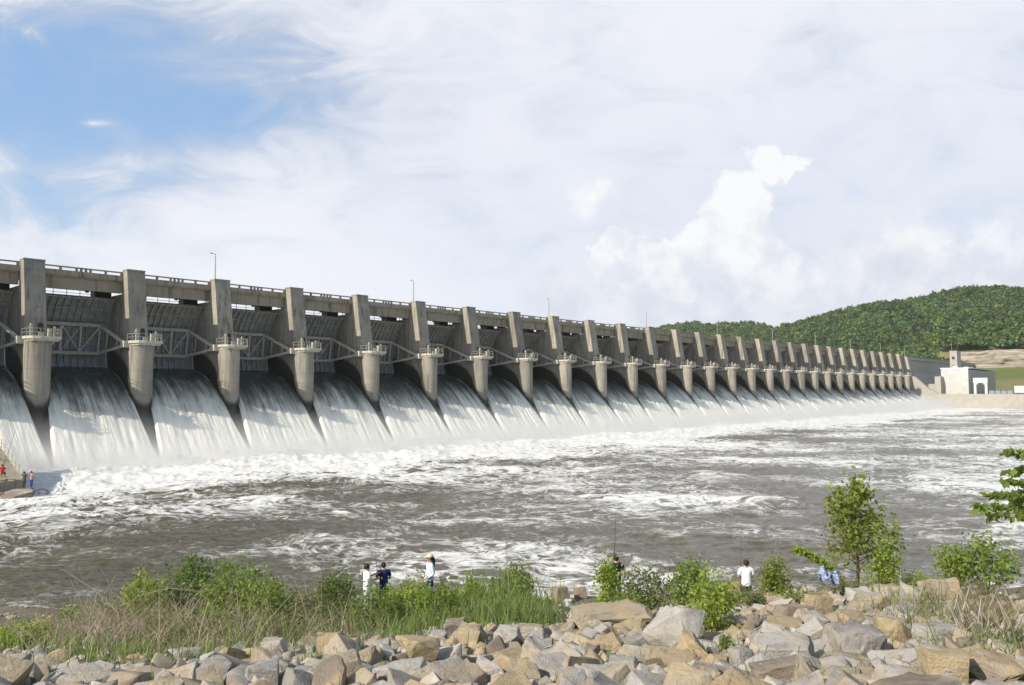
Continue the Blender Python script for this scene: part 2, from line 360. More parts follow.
    def blobs(lst):
        best = None
        for (px, py, r) in lst:
            c = ((px-512)/F, (HZ-py)/F, 0)
            d = t.n('ShaderNodeVectorMath', {0:wp,1:c}, operation='DISTANCE').outputs['Value']
            h = t.math('SUBTRACT', 1.0, t.math('DIVIDE', d, r/F))
            best = h if best is None else t.math('SMOOTH_MAX', best, h, .25)
        return best
    bright = blobs([(770,160,22),(800,165,14),(745,190,24),(722,222,28),(755,225,28),(700,225,16),(740,262,36),(700,262,32),(780,262,26),(660,265,26),(618,240,22),(640,262,22),(608,262,20),(735,240,34),(760,210,20),(715,245,36),(680,280,26),(790,285,24)])
    low = blobs([(905,245,26),(940,255,24),(880,270,30),(1000,240,34),(640,290,52),(720,300,60),(800,288,48),(860,275,40),(920,270,52),(990,262,58),(1060,270,70),(960,300,60),(560,300,36)])
    soft = blobs([(905,250,40),(945,262,36),(880,285,40),(985,255,44),(1010,290,50),(1050,270,60),(900,300,50),(620,285,40),(590,185,24),(840,300,50)])
    mb = t.math('MAXIMUM', t.sstep(bright, -.06, .24), t.math('MULTIPLY', t.sstep(soft, -.25, .55), t.sstep(t.noise(sky3,9.0,7,.6),.36,.60))); ml = t.sstep(low, -.35, .5, 0, .9)
    fl = t.noise(sky3, 16.0, 7, .6)
    white = (.96,.965,.985); veil = (.82,.845,.93); grey = (.69,.72,.82)
    vc = t.mix(t.sstep(n4,.25,.75), veil, (.89,.91,.97))
    lc = t.mix(t.sstep(fl,.35,.65), grey, (.83,.85,.91))
    shade = t.math('ADD', t.sstep(fl,.3,.62), t.lin(el,.10,.26,-.55,.55))
    bc = t.mix(t.math('MINIMUM', t.math('MAXIMUM', shade, 0), 1), (.755,.785,.875), white)
    vc = t.mix(t.sstep(cover,.10,.85), (.36,.61,1.0), vc); vc = t.mix(t.math('MULTIPLY', gauss(.40,.20,.55,.20), .7), vc, (.745,.785,.89)); col = t.mix(ml, vc, lc); col = t.mix(mb, col, bc)
    col = t.mix(1.0, col, t.mix(aur,(1,1,1),(2.1,2.0,1.82)), 'MULTIPLY')
    fac = t.math('MAXIMUM', t.math('MAXIMUM', t.math('MAXIMUM', cover, t.math('MULTIPLY', clear, .55)), ml), mb)
    bg1 = t.n('ShaderNodeBackground', {'Color':st.outputs[0],'Strength':SKY_STR}).outputs[0]
    bg2 = t.n('ShaderNodeBackground', {'Color':col,'Strength':CLOUD_STR}).outputs[0]
    ms = t.n('ShaderNodeMixShader'); t.set(ms.inputs[0], fac); t.set(ms.inputs[1], bg1); t.set(ms.inputs[2], bg2)
    t.t.links.new(ms.outputs[0], out.inputs[0])
SKY_STR = .11; CLOUD_STR = .83
sky()
vs = S.view_settings; vs.view_transform = 'Standard'; vs.look = 'None'; vs.exposure = .27; vs.gamma = 1; vs.use_curve_mapping = False
S.cycles.use_denoising = True; S.cycles.max_bounces = 8; S.cycles.volume_bounces = 1; S.cycles.transparent_max_bounces = 8
# ------------------------------------------------------------------ the near bank and the river
SPOTS = []
STAND = [(367,564,1.62,25.2),(384,563,1.6,25.6),(430,555,1.68,25.2),(616,555,1.74,26.2),(746,560,1.72,25.6)]
for (a_,b_,h_,D_) in STAND:
    q_ = at(a_,b_,D_); SPOTS.append((q_.x,D_,q_.z-h_))
def shore(X): return 38.7+.08*X
def zg0(X, Y): return np.minimum(8.7, .225*(shore(X)-Y)-.02)
def zg(X, Y):
    X = np.asarray(X,float); Y = np.asarray(Y,float)
    z = zg0(X,Y)+.6*np.exp(-((X-11.5)/6.5)**2-((Y-25)/6.5)**2)+.35*fbm(X*.22,Y*.22,3,5)+.10*fbm(X*1.1,Y*1.1,2,9)
    for (sx,sy,sz) in SPOTS:
        k = np.exp(-((X-sx)**2+(Y-sy)**2)/1.4); z = z*(1-k)+sz*k
    return z
def ground_at(px, py):
    d = ray(px, py); k = 5.0; st = .4
    while k < 45:
        p = d*k
        if HC+p.z < float(zg(p.x,p.y)): break
        k += st
    lo, hi = k-st, k
    for _ in range(14):
        m = (lo+hi)/2; p = d*m
        if HC+p.z < float(zg(p.x,p.y)): hi = m
        else: lo = m
    p = d*hi; return Vector((p.x, p.y, float(zg(p.x,p.y))))
def grid_faces(nr, nc):
    i = np.arange(nr-1)[:,None]*nc+np.arange(nc-1)[None,:]
    return np.stack([i,i+1,i+nc+1,i+nc],-1).reshape(-1,4)
xs = np.concatenate([np.arange(-110,-34,1.0), np.arange(-34,34,.35), np.arange(34,120,1.0)]); ys = np.concatenate([np.arange(-60,4,2.0), np.arange(4,46,.35), np.arange(46,140,1.5)])
X, Y = np.meshgrid(xs, ys)
bank = mesh_np('river_bank', np.stack([X,Y,np.maximum(zg(X,Y),-2.5)],-1).reshape(-1,3), grid_faces(len(ys),len(xs)), M['soil'], smooth=True)
tag(bank, 'brown soil and gravel bank under the riprap stones', 'bank', kind='structure')
rows = HZ+np.concatenate([np.linspace(262,16,430), np.linspace(15.4,6.0,24)])
Yr = HC*F/(rows-HZ); tc = np.concatenate([np.linspace(-1.6,-.72,40)[:-1], np.linspace(-.72,.72,720), np.linspace(.72,1.6,40)[1:]])
X = Yr[:,None]*tc[None,:]; Y = np.repeat(Yr[:,None], len(tc), 1)
U_, W_ = dam_uw(X,Y); V_ = -W_
amp = np.clip(.23+.75*np.exp(-np.maximum(V_-9,0)/32), 0, .95)*np.where(V_>5,1,.1)
xr, yr = X*.8+Y*.25, Y-X*.2
Zw = amp*(1.5*fbm(xr*.16,yr*.22,3,21)+.75*(.35-np.abs(fbm(xr*.5,yr*.75,3,33))*1.4)) + .07*fbm(xr*1.6,yr*2.2,2,41)
Zw = np.where(Yr[:,None]>700, 0, Zw)
river = mesh_np('river', np.stack([X,Y,Zw],-1).reshape(-1,3), grid_faces(len(Yr),len(tc)), M['water'], smooth=True)
tag(river, 'brown churning river streaked with white foam below the dam', 'river', kind='structure')
# ------------------------------------------------------------------ the dam
damo = empty('dam', P0+Vector((0,0,.4)), TH); tag(damo, 'long concrete spillway dam with a row of gated bays and buttress piers', 'dam')
WP = [(12,13.95),(10.5,13.85),(9,13.65),(7,13.3),(5.1,12.7),(2.6,11.55),(.3,9.75),(-1.8,7.6),(-4.2,4.75),(-6.5,2.0),(-9.2,-1.2)]
def smooth_prof(P, n):
    P = np.array(P); d = np.r_[0,np.cumsum(np.hypot(*np.diff(P,axis=0).T))]; s = np.linspace(0,d[-1],n)
    out = np.stack([np.interp(s,d,P[:,0]),np.interp(s,d,P[:,1])],-1)
    for _ in range(6): out[1:-1] = .25*out[:-2]+.5*out[1:-1]+.25*out[2:]
    return out, s
prof, sl_ = smooth_prof(WP, 60)
nrm = np.gradient(prof,axis=0); nrm = np.stack([-nrm[:,1],nrm[:,0]],-1); nrm /= np.linalg.norm(nrm,axis=1)[:,None]
nrm *= np.sign(nrm[:,1:2]+1e-6)
ogee = prof-nrm*(.75+.75*np.clip((4-prof[:,:1])/5,0,1))
b = MB(); b.prism([(18,-3),(18,12.9)]+[tuple(p) for p in ogee]+[(-10.5,-3)], PU[0]-3, UA-.2)
b.build('spillway_crest', M['conc_wet'], damo)
def pier_mesh():
    b = MB()
    b.prism([(0,1),(16,1),(16,25.2),(4.95,25.2),(4.95,28.85),(3.1,28.85),(1.0,17.1),(0,17.1)], -1.4, 1.4)
    n = 20; pl = [(1.72*math.cos(math.pi+math.pi*i/n), 1.72*math.sin(math.pi+math.pi*i/n)+.1) for i in range(n+1)]
    pl = pl+[(1.72,.75),(-1.72,.75)]
    b.plan(pl, 1, 17.1)
    b.prism([(3.02,28.85),(4.95,28.85),(4.95,29.1),(3.02,29.1)], -1.46, 1.46)
    return b
pr = pier_mesh().build('pier', M['conc'], damo, bevel=.04)
# wet lower part of the pier
M['conc_pier'] = concrete('pier_concrete', (.36,.33,.28), (.17,.15,.115), .6, wetz=None)
def pier_mat():
    t = NT('pier_concrete_wet_foot'); p = t.obj(); sp = t.n('ShaderNodeSeparateXYZ', {0:p}); y, z = sp.outputs['Y'], sp.outputs['Z']
    oi = t.n('ShaderNodeObjectInfo'); off = t.n('ShaderNodeVectorMath', {0:p,1:t.math('MULTIPLY',oi.outputs['Random'],90.0)}, operation='ADD').outputs[0]
    big = t.noise(off,.3,4); fine = t.noise(off,3.0,6,.65); st = t.noise(t.mapping(off,(1.7,1.7,.10)),1.0,5,.62)
    base = (.355,.32,.255)
    c = t.mix(t.sstep(big,.3,.7), (.27,.245,.20), base)
    c = t.mix(t.sstep(st,.49,.66,0,.8), c, (.13,.112,.085)); c = t.mix(t.sstep(st,.42,.30,0,.5), c, (.50,.455,.37))
    c = t.mix(t.lin(fine,.3,.7,0,.22), c, (.2,.18,.15)); c = t.mix(1.0, c, t.mix(oi.outputs['Random'], (.82,.82,.82), (1.12,1.10,1.06)), 'MULTIPLY')
    fr = t.math('FRACT', t.math('DIVIDE', z, 1.83)); line = t.math('LESS_THAN', fr, .03)
    c = t.mix(t.math('MULTIPLY', line, .55), c, (.14,.125,.10))
    # flood-wetted band that follows the water surface along the flank and nose
    prof_h = t.n('ShaderNodeFloatCurve'); cu = prof_h.mapping.curves[0]; pts = [(-2,5.0),(0,8.3),(2.6,12.0),(5.1,13.4),(7,14.0),(9,14.5),(12,14.8)]
    cu.points[0].location = ((pts[0][0]+4)/20, pts[0][1]/20); cu.points[-1].location = ((pts[-1][0]+4)/20, pts[-1][1]/20)
    for q in pts[1:-1]: cu.points.new((q[0]+4)/20, q[1]/20)
    prof_h.mapping.update(); t.set(prof_h.inputs['Value'], t.lin(y,-4,16))
    hh = t.math('SUBTRACT', z, t.math('MULTIPLY', prof_h.outputs[0], 20.0))
    hh = t.math('ADD', hh, t.math('MULTIPLY', t.math('SUBTRACT', st, .5), 1.6))
    wet = t.sstep(hh, 2.5, 1.5); c = t.mix(wet, c, (.032,.028,.02))
    return t.done(t.bsdf(c, t.lin(wet,0,1,.86,.4), .3, bump=t.math('ADD',fine,t.math('MULTIPLY',line,-.6)), bstr=.35, bdist=.06))
M['pier'] = pier_mat(); pr.data.materials[0] = M['pier']
b = MB(); pl = [(-1.75,1.6),(-1.95,.9),(-1.8,-.8),(-1.25,-1.75),(-.3,-2.1),(2.1,-2.1),(2.5,-1.7),(2.5,1.6)]
b.plan(pl, 17.1, 17.5); b.plan([(x*.9,y*.9) for x,y in pl], 16.82, 17.097)
b.box(-2.55,-1.42,.5,1.9,16.45,17.5); b.box(1.42,2.55,1.65,2.4,16.45,17.5)
b.build('platform', M['steel_pale'], pr, bevel=.02)
b = MB(); loop = [(-1.7,1.5),(-1.85,.9),(-1.7,-.75),(-1.18,-1.65),(-.28,-2.0),(.9,-2.0),(2.05,-2.0),(2.4,-1.65),(2.4,-.2),(2.4,1.5)]
for i,(x,y) in enumerate(loop):
    b.bar((x,y,17.5),(x,y,18.6),.075)
    if i: 
        for z in (18.05,18.58): b.bar((*loop[i-1],z),(x,y,z),.06)
b.build('handrail', M['galv'], pr)
b = MB(); b.box(-1.4,-1.1,-1.2,-.9,17.5,19.3); b.box(-1.6,-.95,-1.12,-.98,18.7,18.9); b.box(.9,1.4,-1.2,-.7,17.5,18.7); b.box(1.75,2.0,-.8,-.55,17.5,19.0); b.box(1.5,2.2,-.75,-.6,18.4,18.55); b.box(-.4,.3,-1.5,-1.0,17.5,18.1)
b.build('hoist_gear', M['steel'], pr)
b = MB(); n=8; pts=[(.25,17.7),(.95,17.7)]+[(.6+.35*math.cos(math.pi*i/n),19.3+.35*math.sin(math.pi*i/n)) for i in range(n+1)]
k = 2.1/11.75
def fy(z): return 1.0+(z-17.1)*k
b.add([(x,fy(z)-.03,z) for x,z in pts]+[(x,fy(z)+.02,z) for x,z in pts], [tuple(range(len(pts)))]+[(i,(i+1)%len(pts),(i+1)%len(pts)+len(pts),i+len(pts)) for i in range(len(pts))])
b.build('door', M['dark'], pr)
PIERS = []
for i, u in enumerate(PU):
    o = pr if i == 0 else copy_tree(pr, damo)
    o.location = (u,0,0); PIERS.append(o)
# gates
g = (SPAN-2.8)/2; RG = 9.7; TW, TZ = 1.2, 16.9
def arc(a, r): return (TW+r*math.cos(a), TZ+r*math.sin(a))
A0, A1 = R(-21.5), R(52.5)
gate = None
b = MB(); n = 18
for k in range(n):
    a, c = A0+(A1-A0)*k/n, A0+(A1-A0)*(k+1)/n
    (w0,z0),(w1,z1),(w2,z2),(w3,z3) = arc(a,RG),arc(c,RG),arc(c,RG+.06),arc(a,RG+.06)
    b.add([(-g+.06,w0,z0),(g-.06,w0,z0),(g-.06,w1,z1),(-g+.06,w1,z1),(-g+.06,w3,z3),(g-.06,w3,z3),(g-.06,w2,z2),(-g+.06,w2,z2)], [(0,1,2,3),(7,6,5,4)]+([(3,2,6,7)] if k==n-1 else [])+([(0,4,5,1)] if k==0 else []))
gate = b.build('gate', M['steel_skin'], damo)
b = MB()
for j in range(12):
    x = -g+.35+(2*g-.7)*j/11
    for k in range(n):
        a, c = A0+(A1-A0)*k/n, A0+(A1-A0)*(k+1)/n
        p = [arc(a,RG),arc(c,RG),arc(c,RG-.42),arc(a,RG-.42)]
        b.add([(x-.05,*q) for q in p]+[(x+.05,*q) for q in p], [(0,1,2,3),(7,6,5,4),(3,2,6,7)])
        p = [arc(a,RG-.42),arc(c,RG-.42)]
        b.add([(x-.09,*p[0]),(x+.09,*p[0]),(x+.09,*p[1]),(x-.09,*p[1])], [(0,1,2,3)])
for a in (A1-.02, R(38), R(8), A0+.03):
    w,z = arc(a,RG-.22); b.box(-g+.1,g-.1,w-.16,w+.16,z-.06,z+.06)
b.build('rib_frame', M['steel'], gate)
AU, AL = R(22.5), R(-7.5); xe = g-1.7; rg = RG-.95
for a in (AU, AL):
    w,z = arc(a,rg); b = MB(); b.box(-xe-.3,xe+.3,w-.32,w+.32,z+.17,z+.25); b.box(-xe-.3,xe+.3,w-.32,w+.32,z-.25,z-.17); b.box(-xe-.3,xe+.3,w-.1,w+.1,z-.2,z+.2)
    b.build('girder', M['steel_pale'], gate)
b = MB(); pu, pl_ = arc(AU,rg), arc(AL,rg)
for x in (-xe,-xe/3,xe/3,xe): b.bar((x,pu[0],pu[1]-.2),(x,pl_[0],pl_[1]+.2),.24)
for x0,x1 in ((-xe,-xe/3),(xe/3,-xe/3),(xe/3,xe)): b.bar((x0,pl_[0],pl_[1]+.2),(x1,pu[0],pu[1]-.2),.17)
b.bar((xe/3,pu[0],pu[1]-.2),(-xe/3+.05,pl_[0]-.06,pl_[1]+.2),.1)
b.build('truss', M['steel_pale'], gate)
for sgn in (-1,1):
    tp = (sgn*(g-.45), TW, TZ)
    for q in (pu, pl_):
        b = MB(); b.bar((sgn*(xe+.1),*q), tp, .34, .42); b.build('gate_arm', M['steel_pale'], gate)
    b = MB(); b.tube([(sgn*(g-1.0),TW,TZ),(sgn*(g+.02),TW,TZ)], .48, 14); b.build('trunnion', M['galv'], gate)
    for f in (.35,.72):
        b = MB(); e = [Vector((sgn*(xe+.1),*q)).lerp(Vector(tp),1-f) for q in (pu,pl_)]; b.bar(e[0],e[1],.15); b.build('arm_brace', M['steel'], gate)
# deck spans
half = SPAN/2; b = MB()
b.prism([(4.55,28.1),(4.55,27.3),(4.95,27.05),(14.2,27.05),(14.2,28.1)], -half, half)
b.box(-half+1.4,half-1.4,5.15,5.85,25.35,27.05); b.box(-half+1.4,half-1.4,8.6,9.1,25.8,27.05); b.box(-half+1.4,half-1.4,13.3,13.9,26.4,27.05)
span = b.build('bridge_span', M['conc_deck'], damo)
b = MB()
for w in (4.62,13.8):
    b.box(-half+.002,half-.002,w,w+.3,28.52,28.72)
    for x in (-5.9,-3.4,-1.05,-.35,.35,1.05,3.4,5.9): b.box(x-.17,x+.17,w+.03,w+.27,28.1,28.52)
b.build('parapet', M['conc_deck'], span)
b = MB()
b.box(3.5,6.16,9.4,11.4,24.2,27.04); b.box(-5.9,-4.9,9.4,11.4,25.4,27.04); b.cyl((2.6,10.4),.3,25.6,26.9,10)
for z in (25.5,26.0): b.box(-g,g,12.0,12.07,z,z+.07)
for x in np.linspace(-g,g,7): b.box(x-.04,x+.04,12.0,12.07,25.0,26.5)
b.build('gate_hoist', M['dark'], span)
BU = PU+[UA]
FALLC = []
def fall_mesh(i, hw):
    nc = 56; uu = np.linspace(-1,1,nc); k = np.clip((.2-prof[:,0])/8.5,0,1)
    wid = (hw-.06)+1.42*k**1.1
    Ug = uu[None,:]*wid[:,None]; sd = i*31.7
    ss = np.repeat(sl_[:,None],nc,1)
    ramp = np.clip((ss-4)/8,0,1)
    d = ramp*(.26*fbm(Ug*1.1+sd,ss*.07,3,50+i)+.12*fbm(Ug*3.0+sd,ss*.3,2,80+i))
    e = np.clip((np.abs(uu)-.90)/.10,0,1)[None,:]; d = d+np.clip((ss-3)/4,0,1)*(.0*np.exp(-((np.abs(uu)[None,:]-.955)/.03)**2))-np.clip((np.abs(uu)-.985)/.015,0,1)[None,:]*.5*np.clip((ss-2)/4,0,1)
    Vx = np.stack([Ug, prof[:,0][:,None]+nrm[:,0][:,None]*d, prof[:,1][:,None]+nrm[:,1][:,None]*d],-1)
    o = mesh_np('water_sheet', Vx.reshape(-1,3), grid_faces(60,nc), M['fall'], smooth=True)
    uvl = o.data.uv_layers.new(name='UVMap'); li = np.zeros(len(o.data.loops),dtype=np.int32); o.data.loops.foreach_get('vertex_index',li)
    uvs = np.stack([(uu[None,:]*hw*np.ones((60,1))).ravel(), ss.ravel()],-1)[li]; uvl.data.foreach_set('uv', uvs.astype(np.float32).ravel())
    return o
ORD = ['first','second','third','fourth','fifth','sixth','seventh','eighth','ninth','tenth','eleventh','twelfth','thirteenth','fourteenth','fifteenth','sixteenth','seventeenth','eighteenth','nineteenth','twentieth','twenty-first','twenty-second','twenty-third','twenty-fourth','twenty-fifth','twenty-sixth','twenty-seventh','twenty-eighth','twenty-ninth','thirtieth']
for i in range(len(BU)-1):
    uc, gp = (BU[i]+BU[i+1])/2, BU[i+1]-BU[i]
    o = gate if i == 0 else copy_tree(gate, damo); o.location = (uc,0,0); o.scale = ((gp-2.8)/(2*g),1,1)
    o = span if i == 0 else copy_tree(span, damo); o.location = (uc,0,0); o.scale = (gp/SPAN-.0006,1,1)
    f = fall_mesh(i, gp/2-1.4); f.location = dam(uc,0); f.rotation_euler = (0,0,TH)
    lab = 'sheet of falling water cut off by the left edge, beside the first pier' if i == 0 else ('last sheet of water, beside the sloping end wall' if i == len(BU)-2 else f'sheet of falling water between the {ORD[i-1]} and {ORD[i]} piers from the left')
    tag(f, lab, 'waterfall', 'water sheets pouring from the spillway bays')
# right end: sloping training wall, plain wall, non-overflow section
b = MB(); b.prism([(-52,-2),(-52,7.4),(-12,7.4),(-7.2,10.3),(-.3,17.0),(1.0,17.0),(3.1,28.0),(16,28.0),(16,-2)], UA-1.4, UA+2.4)
b.prism([(-120,-2),(-120,7.4),(-52,7.4),(-52,-2)], UA-1.4, UA+2.4)
b.build('end_wall', M['conc_pale'], damo, bevel=.05)
b = MB(); b.prism([(-6,-2),(5.6,19.5),(5.6,26.4),(4.7,26.9),(4.7,27.9),(14,27.9),(14,-2)], UA+2.4, UA+185)
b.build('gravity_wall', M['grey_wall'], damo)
b = MB(); b.box(UA+2.4,UA+185,4.72,5.0,27.9,28.6); b.build('parapet', M['conc_deck'], damo)
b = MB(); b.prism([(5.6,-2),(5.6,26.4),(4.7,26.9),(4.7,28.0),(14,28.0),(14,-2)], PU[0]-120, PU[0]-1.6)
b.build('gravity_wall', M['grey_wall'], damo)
ue, we = np.meshgrid(np.linspace(PU[0]-150,PU[0]-5,40), np.linspace(-60,4,30)); ze = np.clip((PU[0]-6-ue)*.35,-1.5,9)*np.clip((we+58)/25,0,1)-.6+.6*fbm(ue*.12,we*.12,3,61)
emb = mesh_np('embankment', np.stack([P0.x+DX*ue-DY*we,P0.y+DY*ue+DX*we,ze],-1).reshape(-1,3), grid_faces(30,40), M['hill'], smooth=True); tag(emb,'grassy embankment beyond the near end of the dam','embankment',kind='structure')
# ------------------------------------------------------------------ lamp posts on the deck
LAMPS = [(213,252,'third'),(413,278,'sixth'),(549,296,'ninth'),(647,310,'twelfth'),(718,318,'fifteenth'),(773,327,'eighteenth'),(816,334,'twenty-first'),(851,340,'twenty-fourth'),(881,345,'twenty-seventh'),(905,349,'last')]
lp = None
for j,(px,py,nm) in enumerate(LAMPS):
    t_ = (px-512)/F; wl = 13.2                                  # where the sight line meets the upstream kerb
    ax, ay = P0.x-DY*wl, P0.y+DX*wl; u = (t_*ay-ax)/(DX-t_*DY); base = dam(u,wl,28.1)
    if lp is None:
        lp = empty('lamp_post', base, TH)
        b = MB(); b.tube([(0,0,0),(0,0,7.5)], [.12,.08], 8); b.box(-.18,.18,-.18,.18,0,.25); b.build('pole', M['galv'], lp)
        b = MB(); b.tube([(0,0,7.4),(-.4,-.1,7.55),(-.8,-.2,7.57)], .045, 6); b.build('bracket', M['galv'], lp)
        b = MB(); b.box(-1.25,-.75,-.36,-.06,7.47,7.63); b.build('lamp_head', M['steel'], lp); o = lp
    else: o = copy_tree(lp); o.location = base
    tag(o, f'thin tall lamp post on the dam deck near the {nm} pier from the left' if nm!='last' else 'thin lamp post on the dam deck above the last pier', 'lamp post', 'lamp posts along the dam deck')
# ------------------------------------------------------------------ powerhouse and the far right bank
ph = empty('powerhouse', dam(UA+9,-11.3,7.45), TH); tag(ph, 'white flat-roofed powerhouse with a grey shaded long side beyond the dam', 'building')
L_, Wd, Hh = 70, 13.3, 14.1
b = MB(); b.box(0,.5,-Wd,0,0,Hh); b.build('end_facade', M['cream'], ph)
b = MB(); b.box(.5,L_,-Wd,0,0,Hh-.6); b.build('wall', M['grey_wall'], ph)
b = MB(); b.box(-.15,L_+.3,-Wd-.35,.3,Hh,Hh+.55); b.build('roof', M['roofmetal'], ph)
for k in range(8):
    b = MB(); x = 12+k*7.2; b.box(x,x+4.2,-Wd-.06,-Wd+.02,1.2,8.0); b.build('window', M['steel'], ph)
for x,y in ((14,-4),(30,-6),(46,-5)):
    b = MB(); b.box(x,x+2.2,y-1.1,y+1.1,Hh+.552,Hh+1.7); b.build('roof_vent', M['roofmetal'], ph)
tw = empty('elevator_tower', dam(UA+40,-10.8,7.45), TH); tag(tw, 'square pale concrete tower with small window, rising behind the powerhouse', 'tower')
b = MB(); b.prism([(-1.9,0),(1.9,0),(1.9,25.0),(-1.9,25.0)], 0, 9.0); b.build('shaft', M['conc_pale'], tw)
b = MB(); b.box(-.15,9.15,-2.05,2.05,24.9,25.4); b.build('cap', M['conc_pale'], tw)
b = MB(); b.box(-.06,.05,-.7,.8,20.4,22.0); b.build('window', M['glass'], tw)
b = MB(); b.box(-.06,.05,-.2,.4,16.0,16.9); b.build('window', M['glass'], tw)
b = MB(); b.tube([(2,1.2,25.4),(2,1.2,31)],[.1,.05],6); b.build('mast', M['galv'], tw)
b = MB(); b.box(UA+2.6,UA+8.5,-12.6,-9.6,0,17.3); b.box(UA+2.6,UA+8.4,-9.598,-6.4,0,13.2)
o = b.build('concrete_block', M['conc_pale']); o.location = P0; o.rotation_euler = (0,0,TH); tag(o, 'stepped tan concrete block between the dam end wall and white powerhouse', 'concrete block')
gc = empty('gantry_crane', dam(UA+13,-27.0,7.45), TH-math.pi/2); tag(gc, 'white gantry crane frame standing before the grey side of the powerhouse', 'crane')
for x in (0,5.2):
    b = MB(); b.box(x-.6,x+.6,-.8,.8,0,6.3); b.build('leg', M['white'], gc)
b = MB(); b.box(-.8,6.0,-1.0,1.0,6.3,9.0); b.box(.6,1.4,-.7,.7,5.5,6.3); b.box(3.8,4.6,-.7,.7,5.5,6.3); b.build('crosshead', M['white'], gc)
tf = empty('transformer_bank', dam(UA+14,-33.4,7.45), TH-math.pi/2); tag(tf, 'low row of blue grey transformers on the wall right of the crane', 'transformers')
for k in range(4):
    b = MB(); x = k*2.8; b.box(x,x+2.5,-1.2,1.2,0,1.9)
    for q in (.5,1.2,2.0): b.cyl((x+q,0),.16,1.9,2.6,8)
    b.build('transformer', M['bluegrey'], tf)
tr = empty('box_trailer', dam(UA+13,-45,7.45), TH); tag(tr, 'white box trailer parked on the far wall at the right edge', 'trailer')
b = MB(); b.box(0,3,-13,0,.9,4.6); b.build('body', M['white'], tr, bevel=.1)
b = MB(); b.box(.3,2.7,-12.6,-.4,.55,.897); b.build('chassis', M['dark'], tr)
for y in (-11.5,-10.4,-1.5):
    for x in (.05,2.55):
        b = MB(); b.tube([(x,y,.5),(x+.4,y,.5)],.5,14); b.build('wheel', M['dark'], tr)
# fence on the far wall
fn = MB()
for k in range(26): fn.bar((UA+3.2,-42-k*2.4,7.4),(UA+3.2,-42-k*2.4,9.0),.08)
for z in (8.2,8.98): fn.bar((UA+3.2,-42,z),(UA+3.2,-104,z),.06)
o = fn.build('railing', M['galv']); o.location = P0; o.rotation_euler = (0,0,TH); tag(o, 'thin metal railing along the top of the far river wall', 'railing')
# far land and hill
tcol = np.linspace(.10,1.05,190); rx = [560,600,640,665,690,720,750,775,800,840,880,920,960,1000,1024,1100,1200,1320]; ry = [360,345,336,328,324.5,325,327,330,324,313,306,300,294,290,288.5,286,287,290]
px_ = tcol*F+512; ridge_el = (HZ-np.interp(px_,rx,ry))/F
Yrd = np.interp(px_,[560,760,810,1000,1300],[1250,1150,980,930,930]); zr = HC+ridge_el*Yrd-6.0
ns = 90; ss = np.linspace(0,1,ns)
uu_yard = np.array([UA+2.3, 525, 607, 614, 640]); zz_yard = np.array([7.42,7.5,26.0,38.0,41.0])
VX = np.zeros((len(tcol),ns,3))
def Y_of_u(t, u):    # along the sight line t, where the plane at u is crossed
    return (u+DX*P0.x+DY*P0.y)/(DX*t+DY)
HILLZ = []
for i,t_ in enumerate(tcol):
    right = t_ > .555
    if right:
        yk = [Y_of_u(t_,q) for q in uu_yard]; zk = list(zz_yard)
        yk += [yk[-1]+60, Yrd[i]-60, Yrd[i], Yrd[i]+250, 1600]; zk += [zk[-1]+.28*(zr[i]-zk[-1]), zk[-1]+.88*(zr[i]-zk[-1]), zr[i], zr[i]*.75, zr[i]*.5]
    else:
        yk = [560,600,700,Yrd[i]-90,Yrd[i],Yrd[i]+250,1600]; zk = [0,8,8+.3*(zr[i]-8),8+.84*(zr[i]-8),zr[i],zr[i]*.75,zr[i]*.5]
    kk = np.sort(np.concatenate([np.linspace(yk[0],yk[-1],ns-len(yk)), yk]))
    zz = np.interp(kk,yk,zk); zz = zz+np.where(zz>44,9*fbm(t_*kk*.008,kk*.008,3,77),0)
    VX[i,:,0] = t_*kk; VX[i,:,1] = kk; VX[i,:,2] = zz
hill = mesh_np('hill', VX.reshape(-1,3), grid_faces(len(tcol),ns), M['hill'], smooth=True); tag(hill, 'grassy yard and wooded hillside behind the far end of the dam', 'hill', kind='structure')
# rock cut above the grass
nt, nz = 160, 22; tt = np.linspace(.578,1.0,nt); hz_ = np.linspace(0,1,nz); V = np.zeros((nt,nz,3))
for i,t_ in enumerate(tt):
    top = 37.8+1.6*float(fbm(np.array(t_*40),np.array(3.),3,4)); bot = 23.5; Yb = Y_of_u(t_,606.0)
    lay = np.floor(hz_*5)/5
    off = 1.8*lay+2.6*fbm(np.full(nz,t_*90),hz_*5,4,15)
    V[i,:,0] = t_*(Yb+off); V[i,:,1] = Yb+off; V[i,:,2] = bot+(top-bot)*hz_
cl = mesh_np('cliff', V.reshape(-1,3), grid_faces(nt,nz), M['cliff']); tag(cl, 'layered tan rock cliff above the grass slope at the right edge', 'cliff', kind='structure')
# ------------------------------------------------------------------ leaf tools
def diamonds(C, size, up_bias=.3, out=None, aspect=.5, rng=RNG):
    n = len(C); a = rng.normal(size=(n,3)); a[:,2] += up_bias
    if out is not None: a += out
    a /= np.linalg.norm(a,axis=1)[:,None]                       # leaf axis
    r = rng.normal(size=(n,3)); r[:,2] *= .6; s = np.cross(a,r); s /= np.linalg.norm(s,axis=1)[:,None]; nn = np.cross(a,s)
    L = (np.asarray(size)*rng.uniform(.7,1.3,n))[:,None]; w = L*aspect
    V = np.stack([C-a*L*.5, C+s*w*.5+nn*L*.08-a*L*.05, C+a*L*.5, C-s*w*.5+nn*L*.08-a*L*.05],1).reshape(-1,3)
    return V, np.arange(4*n).reshape(n,4)
def join(parts):
    Vs, Fs, b = [], [], 0
    for V, f in parts: Vs.append(V); Fs.append(f+b); b += len(V)
    return np.concatenate(Vs), np.concatenate(Fs)
